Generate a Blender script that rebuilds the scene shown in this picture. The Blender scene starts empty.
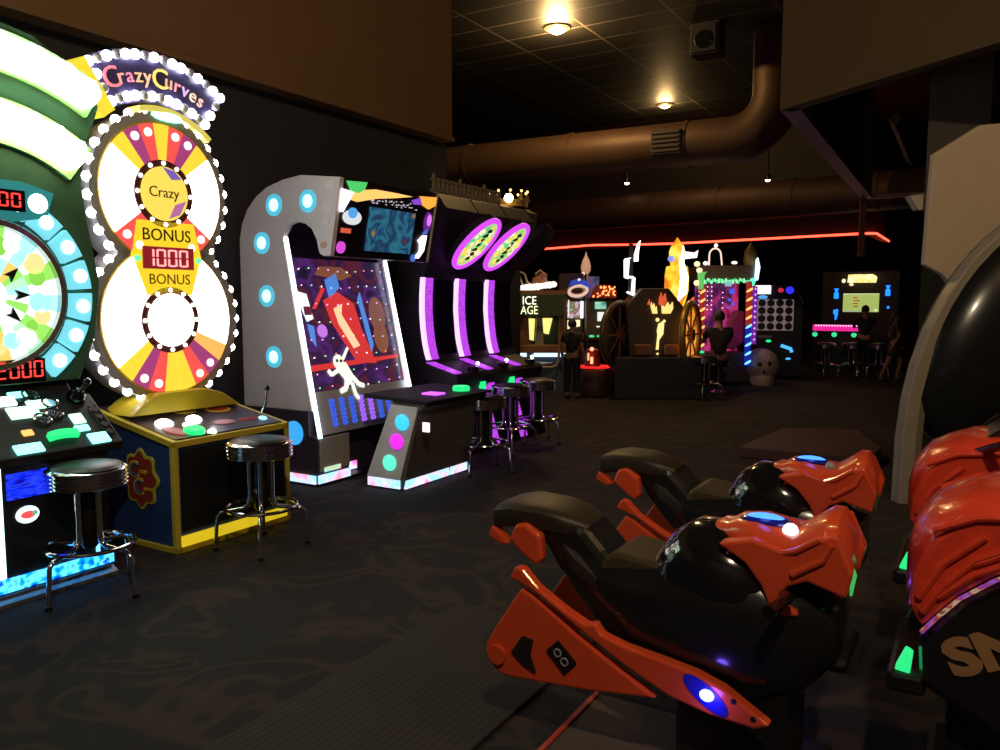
import bpy, math, random
from mathutils import Vector, Matrix
random.seed(7)
PI = math.pi
R = math.radians
scene = bpy.context.scene
COL = scene.collection
TH = R(31)
S, Cc = math.sin(TH), math.cos(TH)
CAMZ = 1.45

# ------------------------------------------------------------------ materials
MATS = {}
def mat(name, col=(.1, .1, .1), rough=.5, metal=0., emit=None, power=0., vary=0., scale=8., bump=0., coat=0.):
    if name in MATS: return MATS[name]
    m = bpy.data.materials.new(name); m.use_nodes = True
    nt = m.node_tree; b = nt.nodes['Principled BSDF']
    b.inputs['Base Color'].default_value = (*col, 1)
    b.inputs['Roughness'].default_value = rough
    b.inputs['Metallic'].default_value = metal
    b.inputs['Coat Weight'].default_value = coat
    b.inputs['Coat Roughness'].default_value = .08
    if emit:
        b.inputs['Emission Color'].default_value = (*emit, 1)
        b.inputs['Emission Strength'].default_value = power
    if vary or bump:
        tc = nt.nodes.new('ShaderNodeTexCoord')
        nz = nt.nodes.new('ShaderNodeTexNoise'); nz.inputs['Scale'].default_value = scale
        nz.inputs['Detail'].default_value = 6
        nt.links.new(tc.outputs['Object'], nz.inputs['Vector'])
        if vary:
            mx = nt.nodes.new('ShaderNodeMix'); mx.data_type = 'RGBA'
            mx.inputs[6].default_value = (*[c*(1-vary) for c in col], 1)
            mx.inputs[7].default_value = (*[min(1, c*(1+vary)) for c in col], 1)
            nt.links.new(nz.outputs['Fac'], mx.inputs[0])
            nt.links.new(mx.outputs[2], b.inputs['Base Color'])
        if bump:
            bp = nt.nodes.new('ShaderNodeBump'); bp.inputs['Strength'].default_value = bump
            bp.inputs['Distance'].default_value = .01
            nt.links.new(nz.outputs['Fac'], bp.inputs['Height'])
            nt.links.new(bp.outputs['Normal'], b.inputs['Normal'])
    MATS[name] = m
    return m
def glow(name, col, power, base=None):
    return mat(name, base or tuple(c*.5 for c in col), .4, 0, col, power)

def collage(name, cols, power, scale, stretch=(1, 1, 1), detail=1.5):
    """a backlit printed picture: noise through a stepped ramp of inks"""
    m = bpy.data.materials.new(name); m.use_nodes = True
    nt = m.node_tree; b = nt.nodes['Principled BSDF']
    tc = nt.nodes.new('ShaderNodeTexCoord'); mp = nt.nodes.new('ShaderNodeMapping')
    mp.inputs['Scale'].default_value = stretch
    nz = nt.nodes.new('ShaderNodeTexNoise'); nz.inputs['Scale'].default_value = scale
    nz.inputs['Detail'].default_value = detail; nz.inputs['Distortion'].default_value = .25
    cr = nt.nodes.new('ShaderNodeValToRGB'); cr.color_ramp.interpolation = 'LINEAR'
    el = cr.color_ramp.elements
    while len(el) < len(cols): el.new(.5)
    n = len(cols)
    for i, c in enumerate(cols):
        el[i].position = .28 + .44*i/(n-1); el[i].color = (*c, 1)
    nt.links.new(tc.outputs['Object'], mp.inputs['Vector']); nt.links.new(mp.outputs[0], nz.inputs['Vector'])
    nt.links.new(nz.outputs['Fac'], cr.inputs['Fac'])
    nt.links.new(cr.outputs['Color'], b.inputs['Emission Color']); b.inputs['Emission Strength'].default_value = power
    b.inputs['Base Color'].default_value = (.02, .02, .02, 1); b.inputs['Roughness'].default_value = .25
    MATS[name] = m
    return m

# ------------------------------------------------------------------ mesh helper
class MB:
    def __init__(s): s.v = []; s.f = []; s.mi = []; s.M = Matrix.Identity(4)
    def add(s, vs, fs, m=0):
        o = len(s.v)
        s.v += [tuple(s.M @ Vector(p)) for p in vs]
        for f in fs: s.f.append(tuple(i+o for i in f)); s.mi.append(m)
    def box(s, x0, x1, y0, y1, z0, z1, m=0):
        s.add([(x0,y0,z0),(x1,y0,z0),(x1,y1,z0),(x0,y1,z0),(x0,y0,z1),(x1,y0,z1),(x1,y1,z1),(x0,y1,z1)],
              [(0,3,2,1),(4,5,6,7),(0,1,5,4),(1,2,6,5),(2,3,7,6),(3,0,4,7)], m)
    def prism(s, pts, plane, lo, hi, m=0):
        n = len(pts)
        def P(a, b, c): return {'xz': (a, c, b), 'yz': (c, a, b), 'xy': (a, b, c)}[plane]
        area = sum(pts[i][0]*pts[(i+1) % n][1]-pts[(i+1) % n][0]*pts[i][1] for i in range(n))
        if (area > 0) != (plane != 'xz'): pts = pts[::-1]
        vs = [P(a, b, lo) for a, b in pts]+[P(a, b, hi) for a, b in pts]
        fs = [tuple(range(n))[::-1], tuple(range(n, 2*n))]+[(i, (i+1) % n, n+(i+1) % n, n+i) for i in range(n)]
        s.add(vs, fs, m)
    def sector(s, cx, cz, r0, r1, a0, a1, y0, y1, n=4, m=0):
        p = [(cx+r1*math.cos(R(a0+(a1-a0)*i/n)), cz+r1*math.sin(R(a0+(a1-a0)*i/n))) for i in range(n+1)]
        q = [(cx+r0*math.cos(R(a0+(a1-a0)*i/n)), cz+r0*math.sin(R(a0+(a1-a0)*i/n))) for i in range(n+1)]
        vs = []
        for y in (y0, y1): vs += [(x, y, z) for x, z in p]+[(x, y, z) for x, z in q]
        k = n+1; fs = []
        for i in range(n):
            fs += [(i, k+i, k+i+1, i+1), (2*k+i, 2*k+i+1, 3*k+i+1, 3*k+i), (i, i+1, 2*k+i+1, 2*k+i), (k+i, 3*k+i, 3*k+i+1, k+i+1)]
        fs += [(0, 2*k, 3*k, k), (n, k+n, 3*k+n, 2*k+n)]
        s.add(vs, fs, m)
    def disc(s, cx, cz, r, y0, y1, n=32, m=0, rz=None):
        rz = rz or r
        s.prism([(cx+r*math.cos(2*PI*i/n), cz+rz*math.sin(2*PI*i/n)) for i in range(n)], 'xz', y0, y1, m)
    def sdisc(s, cy, cz, r, x0, x1, n=28, m=0, rz=None):
        rz = rz or r
        s.prism([(cy+r*math.cos(2*PI*i/n), cz+rz*math.sin(2*PI*i/n)) for i in range(n)], 'yz', x0, x1, m)
    def hdisc(s, cx, cy, r, z0, z1, n=28, m=0, ry=None):
        ry = ry or r
        s.prism([(cx+r*math.cos(2*PI*i/n), cy+ry*math.sin(2*PI*i/n)) for i in range(n)], 'xy', z0, z1, m)
    def tube(s, path, r, n=10, m=0, closed=False):
        P = [Vector(p) for p in path]; k = len(P)
        rs = r if isinstance(r, (list, tuple)) else [r]*k
        up = None; rings = []
        for i in range(k):
            if closed: t = P[(i+1) % k]-P[i-1]
            else: t = P[min(i+1, k-1)]-P[max(i-1, 0)]
            t.normalize()
            if up is None: up = Vector((0, 0, 1)) if abs(t.z) < .9 else Vector((1, 0, 0))
            up = (up-t*up.dot(t)).normalized(); sd = t.cross(up)
            rings.append([P[i]+(up*math.cos(2*PI*j/n)+sd*math.sin(2*PI*j/n))*rs[i] for j in range(n)])
        vs = [tuple(p) for rg in rings for p in rg]; fs = []
        for i in range(k if closed else k-1):
            a, b = i*n, ((i+1) % k)*n
            fs += [(a+j, a+(j+1) % n, b+(j+1) % n, b+j) for j in range(n)]
        if not closed: fs += [tuple(range(n))[::-1], tuple(range((k-1)*n, k*n))]
        s.add(vs, fs, m)
    def lathe(s, prof, c=(0, 0, 0), n=28, m=0, axis='z'):
        vs = []; fs = []
        for r, z in prof:
            for j in range(n):
                x, y = r*math.cos(2*PI*j/n), r*math.sin(2*PI*j/n)
                p = {'z': (x, y, z), 'y': (x, -z, y), 'x': (z, x, y)}[axis]
                vs.append((c[0]+p[0], c[1]+p[1], c[2]+p[2]))
        for i in range(len(prof)-1):
            fs += [(i*n+j, i*n+(j+1) % n, (i+1)*n+(j+1) % n, (i+1)*n+j) for j in range(n)]
        if prof[0][0] > 1e-4: fs.append(tuple(range(n))[::-1])
        if prof[-1][0] > 1e-4: fs.append(tuple(range((len(prof)-1)*n, len(prof)*n)))
        s.add(vs, fs, m)
    def ball(s, c, r, n=14, m=0, z0=-1., z1=1.):
        rx, ry, rz = r if isinstance(r, (tuple, list)) else (r, r, r)
        k = max(4, n//2); a0, a1 = math.asin(z0), math.asin(z1)
        vs = []; fs = []
        for i in range(k+1):
            a = a0+(a1-a0)*i/k
            for j in range(n): vs.append((c[0]+rx*math.cos(a)*math.cos(2*PI*j/n), c[1]+ry*math.cos(a)*math.sin(2*PI*j/n), c[2]+rz*math.sin(a)))
        for i in range(k): fs += [(i*n+j, i*n+(j+1) % n, (i+1)*n+(j+1) % n, (i+1)*n+j) for j in range(n)]
        fs += [tuple(range(n))[::-1], tuple(range(k*n, (k+1)*n))]
        s.add(vs, fs, m)
    def loft(s, st, n=16, m=0, e=.7):
        """stations (x, zc, hz, hy): super-ellipse sections along x"""
        vs = []; fs = []
        def se(c): return math.copysign(abs(c)**e, c)
        for x, zc, hz, hy in st:
            for j in range(n):
                a = 2*PI*j/n; vs.append((x, hy*se(math.cos(a)), zc+hz*se(math.sin(a))))
        for i in range(len(st)-1): fs += [(i*n+j, i*n+(j+1) % n, (i+1)*n+(j+1) % n, (i+1)*n+j) for j in range(n)]
        fs += [tuple(range(n))[::-1], tuple(range((len(st)-1)*n, len(st)*n))]
        s.add(vs, fs, m)
    def seg(s, text, x, z, w, h, y, t=None, m=0, gap=.35):
        """seven segment digits, left to right, facing -y"""
        t = t or w*.16
        D = {'0': 'abcdef', '1': 'bc', '2': 'abged', '8': 'abcdefg'}
        for ch in text:
            for q in D[ch]:
                x0, x1, z0, zm, z1 = x, x+w, z, z+h/2, z+h
                b = {'a': (x0+t, x1-t, z1-t, z1), 'd': (x0+t, x1-t, z0, z0+t), 'g': (x0+t, x1-t, zm-t/2, zm+t/2),
                     'f': (x0, x0+t, zm+t/2, z1-t/3), 'e': (x0, x0+t, z0+t/3, zm-t/2), 'b': (x1-t, x1, zm+t/2, z1-t/3), 'c': (x1-t, x1, z0+t/3, zm-t/2)}[q]
                s.box(b[0], b[1], y-.006, y, b[2], b[3], m)
            x += w*(1+gap)
    def build(s, name, mats, parent=None, smooth=False, bevel=0., sub=0):
        me = bpy.data.meshes.new(name); me.from_pydata(s.v, [], s.f)
        if not isinstance(mats, (list, tuple)): mats = [mats]
        for m in mats: me.materials.append(m)
        me.polygons.foreach_set('material_index', s.mi)
        if smooth:
            me.polygons.foreach_set('use_smooth', [True]*len(s.f))
            try: me.set_sharp_from_angle(angle=R(40))
            except Exception: pass
        me.update()
        o = bpy.data.objects.new(name, me); COL.objects.link(o)
        if parent: o.parent = parent
        if bevel:
            b = o.modifiers.new('edge', 'BEVEL'); b.width = bevel; b.segments = 2; b.limit_method = 'ANGLE'; b.angle_limit = R(35)
        if sub:
            d = o.modifiers.new('sub', 'SUBSURF'); d.levels = sub; d.render_levels = sub
        return o

def thing(name, label, cat, loc=(0, 0, 0), rot=0., group=None):
    o = bpy.data.objects.new(name, None); COL.objects.link(o); o.empty_display_size = .2
    o.location = loc; o.rotation_euler = (0, 0, rot)
    return tag(o, label, cat, group)
def tag(o, label, cat, group=None):
    o['label'] = label; o['category'] = cat
    if group: o['group'] = group
    return o
def struct(o): o['kind'] = 'structure'; return o
def dup(o, parent=None):
    c = o.copy(); COL.objects.link(c)
    if parent: c.parent = parent
    for ch in list(o.children): dup(ch, c)
    return c
def copies(proto, locs, parent):
    """copies of one part at several places"""
    proto.location = locs[0]
    for p in locs[1:]:
        c = proto.copy(); COL.objects.link(c); c.parent = parent; c.location = p
def text(body, size, m, parent, M, name='lettering', depth=.002, track=1., bold=0.):
    cu = bpy.data.curves.new('lettering', 'FONT'); cu.body = body; cu.size = size; cu.extrude = depth
    cu.align_x = 'CENTER'; cu.align_y = 'CENTER'; cu.space_character = track; cu.offset = bold; cu.resolution_u = 3
    t = bpy.data.objects.new('lettering', cu); COL.objects.link(t)
    bpy.context.view_layer.update()
    me = bpy.data.meshes.new_from_object(t.evaluated_get(bpy.context.evaluated_depsgraph_get()))
    bpy.data.objects.remove(t); bpy.data.curves.remove(cu)
    me.transform(M); me.materials.clear(); me.materials.append(m)
    o = bpy.data.objects.new(name, me); COL.objects.link(o)
    if parent: o.parent = parent
    return o
def front(x, y, z, roll=0., sx=1.):            # lettering on a face that looks to -y
    return Matrix.Translation((x, y, z)) @ Matrix.Rotation(R(90), 4, 'X') @ Matrix.Rotation(roll, 4, 'Z') @ Matrix.Diagonal((sx, 1, 1, 1))
def leftface(x, y, z, roll=0., sx=1.):         # lettering on a face that looks to -x
    return Matrix.Translation((x, y, z)) @ Matrix.Rotation(R(-90), 4, 'Z') @ Matrix.Rotation(R(90), 4, 'X') @ Matrix.Rotation(roll, 4, 'Z') @ Matrix.Diagonal((sx, 1, 1, 1))
def lamp(name, loc, power, col, kind='POINT', size=.05, spot=120., aim=None):
    l = bpy.data.lights.new(name, kind); l.energy = power; l.color = col
    if kind in ('POINT', 'SPOT'): l.shadow_soft_size = size
    if kind == 'SPOT': l.spot_size = R(spot); l.spot_blend = .6
    o = bpy.data.objects.new(name, l); COL.objects.link(o); o.location = loc
    return o

# frames: the left row of machines, and the room (a = across, b = along the row)
ROW0 = Vector((-1.844, 4.452))
ROT = R(59)                                    # x along the row, -y out to the aisle
def row(s, t, z=0.): return (ROW0.x+S*s-Cc*t, ROW0.y+Cc*s+S*t, z)
def W(a, b, z=0.): return (a*Cc+b*S, -a*S+b*Cc, z)
ROOM = R(-31)

# common materials
BLACK = mat('black_laminate', (.008, .008, .009), .45, vary=.2, scale=30)
BLACKG = mat('black_gloss', (.006, .006, .007), .15, coat=.4, vary=.1)
CHROME = mat('chrome', (.75, .75, .77), .12, 1., vary=.05, scale=20)
VINYL = mat('black_vinyl', (.012, .012, .013), .35, bump=.15, scale=90)
YELLOW = mat('yellow_trim', (.55, .42, .02), .4, vary=.1)
ORANGE = mat('orange_plastic', (.74, .085, .026), .32, coat=.4, vary=.12, scale=6)
GREYP = mat('grey_panel', (.22, .21, .22), .45, vary=.08)
WHITE_GLOW = glow('white_glow', (1, 1, 1), 6)
GREEN_BTN = glow('green_button', (.02, .8, .22), 1.2)
RED_LED = glow('red_led', (1, .06, .05), 1.3)
PURPLE_LED = glow('purple_led', (.62, .12, 1.), 1.5)
BRASS = mat('bronze_duct', (.085, .045, .025), .55, .35, vary=.25, scale=3)

# ------------------------------------------------------------------ the room
def carpet():
    m = bpy.data.materials.new('carpet'); m.use_nodes = True; nt = m.node_tree; b = nt.nodes['Principled BSDF']
    tc = nt.nodes.new('ShaderNodeTexCoord')
    nz = nt.nodes.new('ShaderNodeTexNoise'); nz.inputs['Scale'].default_value = 1.6; nz.inputs['Distortion'].default_value = 2.2; nz.inputs['Detail'].default_value = 1
    nf = nt.nodes.new('ShaderNodeTexNoise'); nf.inputs['Scale'].default_value = 160
    wv = nt.nodes.new('ShaderNodeTexVoronoi'); wv.inputs['Scale'].default_value = 2.3
    cr = nt.nodes.new('ShaderNodeValToRGB'); e = cr.color_ramp.elements
    e[0].position = .46; e[0].color = (.007, .0055, .0055, 1); e[1].position = .5; e[1].color = (.050, .024, .016, 1)
    k = e.new(.57); k.color = (.032, .017, .013, 1); k = e.new(.6); k.color = (.0065, .0055, .006, 1)
    ad = nt.nodes.new('ShaderNodeMath'); ad.operation = 'MULTIPLY_ADD'; ad.inputs[1].default_value = .16
    mx = nt.nodes.new('ShaderNodeMix'); mx.data_type = 'RGBA'; mx.blend_type = 'MULTIPLY'; mx.inputs[0].default_value = .7
    for n in (nz, nf, wv): nt.links.new(tc.outputs['Object'], n.inputs['Vector'])
    nt.links.new(wv.outputs['Distance'], ad.inputs[0]); nt.links.new(nz.outputs['Fac'], ad.inputs[2])
    nt.links.new(ad.outputs[0], cr.inputs['Fac'])
    nt.links.new(cr.outputs['Color'], mx.inputs[6]); nt.links.new(nf.outputs['Color'], mx.inputs[7])
    nt.links.new(mx.outputs[2], b.inputs['Base Color']); b.inputs['Roughness'].default_value = .9
    bp = nt.nodes.new('ShaderNodeBump'); bp.inputs['Strength'].default_value = .5; bp.inputs['Distance'].default_value = .01
    nt.links.new(nf.outputs['Fac'], bp.inputs['Height']); nt.links.new(bp.outputs['Normal'], b.inputs['Normal'])
    return m
def tiles():
    m = bpy.data.materials.new('ceiling_tiles'); m.use_nodes = True; nt = m.node_tree; b = nt.nodes['Principled BSDF']
    tc = nt.nodes.new('ShaderNodeTexCoord'); br = nt.nodes.new('ShaderNodeTexBrick')
    br.offset = 0; br.inputs['Scale'].default_value = 1; br.inputs['Brick Width'].default_value = 1.22; br.inputs['Row Height'].default_value = .61
    br.inputs['Mortar Size'].default_value = .014; br.inputs['Mortar Smooth'].default_value = 0
    br.inputs['Color1'].default_value = (.006, .005, .004, 1); br.inputs['Color2'].default_value = (.009, .0075, .006, 1); br.inputs['Mortar'].default_value = (.12, .10, .075, 1)
    nt.links.new(tc.outputs['Object'], br.inputs['Vector']); nt.links.new(br.outputs['Color'], b.inputs['Base Color'])
    b.inputs['Roughness'].default_value = .6
    return m
WALLP = mat('brown_wall_paint', (.20, .105, .045), .7, vary=.12, scale=3, bump=.1)
WALL2 = mat('olive_wall_paint', (.095, .058, .017), .7, vary=.12, scale=3, bump=.1)
DARKW = mat('dark_wall_paint', (.05, .04, .045), .8, vary=.2, scale=4, bump=.1)
HZ = 5.2
A0, A1, B0, B1 = -13., 6., -3., 27.
def room():
    g = MB(); g.box(A0, A1, B0, B1, -.1, 0); o = g.build('floor', carpet()); o.rotation_euler.z = ROOM; struct(o)
    g = MB(); g.box(A0, A1, B0, B1, HZ, HZ+.1); o = g.build('ceiling', tiles()); o.rotation_euler.z = ROOM; struct(o)
    for nm, x in (('wall_back', (A0, A1, B1, B1+.1)), ('wall_front', (A0, A1, B0-.1, B0)), ('wall_right', (A1, A1+.1, B0, B1)), ('wall_far_left', (A0-.1, A0, B0, B1))):
        g = MB(); g.box(x[0], x[1], x[2], x[3], 0, HZ); o = g.build(nm, DARKW); o.rotation_euler.z = ROOM; struct(o)
    # the block behind the machines: dark wall with a painted bulkhead above
    g = MB(); g.box(-7.5, -5.22, B0, 7.52, 0, HZ-.01); o = g.build('wall_left', mat('charcoal_curtain_wall', (.028, .025, .030), .85, vary=.25, scale=7, bump=.3)); o.rotation_euler.z = ROOM; struct(o)
    g = MB(); g.box(-5.22, -5.07, B0, 7.42, 3.22, HZ-.01); g.box(-5.22, -5.05, B0, 7.44, 3.18, 3.22); o = g.build('trim_1', WALLP); o.rotation_euler.z = ROOM; struct(o)
    # hollow bulkhead hanging at the right
    def slab(p, q, th, z0, z1, nm, m):
        p, q = Vector(p), Vector(q); d = (q-p).normalized(); n = Vector((-d.y, d.x))*th
        g = MB(); g.prism([tuple(p), tuple(q), tuple(q+n), tuple(p+n)], 'xy', z0, z1); return struct(g.build(nm, m))
    c = (2.591, 7.6); far = (6.367, 14.296); near = (3.86, 4.55)
    slab(near, c, -.15, 3.2, HZ-.01, 'wall_bulkhead_near', WALL2)
    slab(c, far, -.15, 3.27, HZ-.01, 'wall_bulkhead_side', mat('bulkhead_inside', (.10, .05, .03), .8, vary=.2))
    slab(c, far, -.17, 3.2, 3.27, 'trim_2', mat('bulkhead_edge_trim', (.28, .16, .2), .5, vary=.1))
    slab(far, (7.9, 13.4), -.1, 3.2, 3.27, 'trim_3', mat('bulkhead_edge_trim'))
    # slanting brace under the bulkhead
    g = MB(); g.tube([(4.05, 8.4, 3.3), (4.75, 9.4, 3.05)], .07, 4); struct(g.build('trim_4', WALL2))
    # the column at the right
    g = MB(); g.prism([(3.63, 6.95), (4.02, 6.72), (4.3, 7.2), (3.91, 7.43)], 'xy', 0, HZ-.01); struct(g.build('wall_column', mat('column_paint', (.08, .06, .037), .7, vary=.1, bump=.1)))
    # far dropped soffit carrying the red neon
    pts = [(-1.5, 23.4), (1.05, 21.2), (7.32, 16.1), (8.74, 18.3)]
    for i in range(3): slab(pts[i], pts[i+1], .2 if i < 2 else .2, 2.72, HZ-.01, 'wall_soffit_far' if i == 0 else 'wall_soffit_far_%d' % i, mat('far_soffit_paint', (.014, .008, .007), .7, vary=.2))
room()

# ducts
def ducts():
    g = MB(); p = [Vector((-3.2, 15.5, 3.75)), Vector((3.35, 11.85, 3.75))]
    d = (p[1]-p[0]).normalized(); path = [p[0]]
    for i in range(1, 12): path.append(p[0].lerp(p[1], i/12))
    for i in range(11):
        a = R(90*i/10); path.append(p[1]+d*.62*math.sin(a)+Vector((0, 0, .62*(1-math.cos(a)))))
    path.append(path[-1]+Vector((0, 0, .82)))
    o = g_ = None
    g.tube(path, .335, 28); duct = g.build('ceiling_duct', BRASS, None, True)
    tag(duct, 'large round bronze duct under the ceiling that elbows upward at its end', 'duct')
    for k in (2, 5, 8, 11):
        g = MB(); q = path[k]; g.tube([q-d*.03, q+d*.03], .35, 28); g.build('seam_band', BRASS, duct, True)
    g = MB(); q = p[0].lerp(p[1], .885); n = Vector((d.y, -d.x, 0))
    rot = Matrix.Translation(q+n*.3) @ Matrix.Rotation(math.atan2(d.y, d.x), 4, 'Z'); g.M = rot
    g.box(-.22, .22, -.08, .05, -.17, .17)
    for i in range(5): g.box(-.2, .2, -.10, -.07, -.14+i*.065, -.11+i*.065, 1)
    g.build('vent_grille', [mat('vent_dark', (.02, .015, .012), .6, vary=.1), mat('vent_slat', (.05, .03, .02), .5, vary=.1)], duct)
    g = MB(); g.tube([(-1.8, 22.0, 3.45), (1.05, 19.8, 3.45), (7.0, 15.0, 3.45), (9.5, 13.0, 3.45)], .36, 24)
    d2 = g.build('ceiling_duct', mat('red_brown_duct', (.06, .028, .02), .6, .3, vary=.25, scale=3), None, True)
    tag(d2, 'far round duct running just above the red neon line', 'duct')
    for k in range(6):
        a = Vector((1.05, 19.8, 3.45)).lerp(Vector((7.0, 15.0, 3.45)), k/5); e = Vector((.778, -.627, 0))
        g = MB(); g.tube([a-e*.03, a+e*.03], .375, 24); g.build('seam_band', MATS['red_brown_duct'], d2, True)
    g = MB(); pts = [(1.0, 21.05, 2.76), (2.3, 19.98, 2.80), (2.95, 19.45, 2.77), (4.0, 18.6, 2.74), (7.25, 16.0, 2.76), (7.45, 16.02, 2.76), (8.7, 18.1, 2.76)]
    g.tube(pts, .022, 8); n = g.build('neon_tube', glow('red_neon', (1, .06, .03), 5), None, True); tag(n, 'long red neon tube along the edge of the far soffit', 'neon light')
ducts()

# ceiling lamps
WARM = (1, .62, .24)
LAMPG = glow('lamp_glow', (1, .66, .25), 30)
def ceiling_light(loc, label, r, power, spot=None):
    t = thing('ceiling_light', label, 'ceiling light', loc)
    g = MB(); g.lathe([(r*1.5, 0), (r*1.5, -.02), (r*1.05, -.05), (r*1.0, -.01)], n=24); g.build('trim_ring', mat('lamp_trim', (.25, .2, .14), .4, .5, vary=.1), t, True)
    g = MB(); g.ball((0, 0, -.01), (r, r, r*.7), 16, z1=0.); g.build('diffuser', LAMPG, t, True)
    if power: lamp('lamp_light', (loc[0], loc[1], loc[2]-.12), power, spot or WARM, 'POINT', r)
ceiling_light((.787, 11.44, HZ-.0), 'bright warm recessed ceiling lamp, the nearer and larger one over the aisle', .12, 240)
ceiling_light((3.172, 15.8, HZ-.0), 'warm recessed ceiling lamp farther back above the bronze duct', .1, 70)
lamp('unseen_overhead_light', (3.4, 1.7, HZ-.15), 150, WARM, 'POINT', .1)     # the same kind of lamp goes on overhead, outside the frame
lamp('unseen_overhead_light', (.3, -1., HZ-.15), 400, (1, .78, .52), 'POINT', .1)  # unseen fill lamp added behind the viewpoint to brighten the machines' left sides
def far_spot(loc, label):
    t = thing('pendant_spotlight', label, 'spotlight', loc, 0, 'small far spotlights')
    g = MB(); g.tube([(0, 0, .1), (0, 0, HZ-loc[2])], .012, 6); g.build('stem', BLACK, t)
    g = MB(); g.lathe([(.05, .12), (.07, .1), (.075, 0)], n=16); g.build('can', BLACK, t, True)
    g = MB(); g.ball((0, 0, 0), (.055, .055, .04), 12); g.build('bulb', glow('spot_glow', (1, .75, .5), 10), t, True)
far_spot((2.78, 17.84, 4.), 'small far spotlight hanging left of the other, behind the bronze duct')
far_spot((5.72, 17.4, 4.), 'small far spotlight hanging near the edge of the right bulkhead')
g = MB(); g.box(-.2, .2, -.16, .16, -.42, 0); g.box(-.17, .17, -.2, -.16, -.4, -.04, 1); g.disc(0, -.24, .12, -.215, -.2, 20, 2)
o = g.build('ceiling_speaker', [mat('soot_box', (.004, .004, .004), .7, vary=.1), mat('speaker_cloth', (.012, .012, .012), .9, bump=.2, scale=80), BLACKG], None, False, .01); o.location = (2.85, 11.36, HZ); o.rotation_euler.z = ROOM
tag(o, 'black box speaker fixed to the dark tiled ceiling', 'speaker')

# ------------------------------------------------------------------ stools
def stool_parts(t):
    g = MB(); g.lathe([(0, .575), (.165, .575), (.172, .6), (.172, .625), (.155, .645), (.10, .655), (.0, .658)], n=32); g.build('seat', VINYL, t, True)
    pr = [(.165, .538)]
    for k in range(5): z = .54+k*.019; pr += [(.176, z), (.187, z+.006), (.187, z+.011), (.176, z+.017)]
    pr += [(.172, .638)]
    g = MB(); g.lathe(pr, n=36); g.build('seat_band', CHROME, t, True)
    g = MB(); g.lathe([(.16, .55), (.15, .535), (.07, .52), (.045, .50), (.045, .25), (.03, .23)], n=24); g.build('seat_post', mat('black_chrome', (.06, .06, .065), .2, .8, vary=.1), t, True)
    for k in range(4):
        a = R(45+90*k+8); cx, sx = math.cos(a), math.sin(a)
        pts = [(.062, .53), (.062, .4), (.062, .30), (.072, .262), (.10, .24), (.18, .23), (.225, .222), (.247, .195), (.255, .1), (.262, 0)]
        g = MB(); g.tube([(r*cx, r*sx, z) for r, z in pts], [.016, .016, .016, .015, .0135]+[.0115]*5, 10); l = g.build('leg', CHROME, t, True)
        g = MB(); g.hdisc(.262*cx, .262*sx, .017, 0, .02, 12); g.build('foot_cap', BLACK, l)
    g = MB(); g.tube([(.205*math.cos(2*PI*i/40), .205*math.sin(2*PI*i/40), .247) for i in range(40)], .0105, 8, 0, True); g.build('foot_ring', CHROME, t, True)
st0 = thing('bar_stool', 'chrome bar stool in front of the green-lit wheel game at the left edge', 'stool', (-2.035, 3.875, 0), .35, 'chrome bar stools'); stool_parts(st0)
for x, y, rz, lab in ((-1.40, 4.60, .9, 'chrome bar stool in front of the blue and yellow cabinet of the bulb-lit wheel game'),
                      (-.135, 6.70, .2, 'nearest of the chrome stools at the purple-lit cabinets'),
                      (.10, 7.6, .7, 'middle of the three chrome stools at the purple-lit cabinets'),
                      (.38, 8.13, .1, 'farthest of the three chrome stools at the purple-lit cabinets'),
                      (2.98, 11.6, .3, 'chrome stool beside the gold ring wheel of the dark twin-wheel game'),
                      (6.15, 15.1, .2, 'first from the left of the stools at the pink-edged counter'),
                      (6.62, 15.0, .6, 'second from the left of the stools at the pink-edged counter'),
                      (7.05, 14.85, .9, 'third from the left of the stools at the pink-edged counter')):
    c = dup(st0); c.location = (x, y, 0); c.rotation_euler.z = rz; c['label'] = lab

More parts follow.
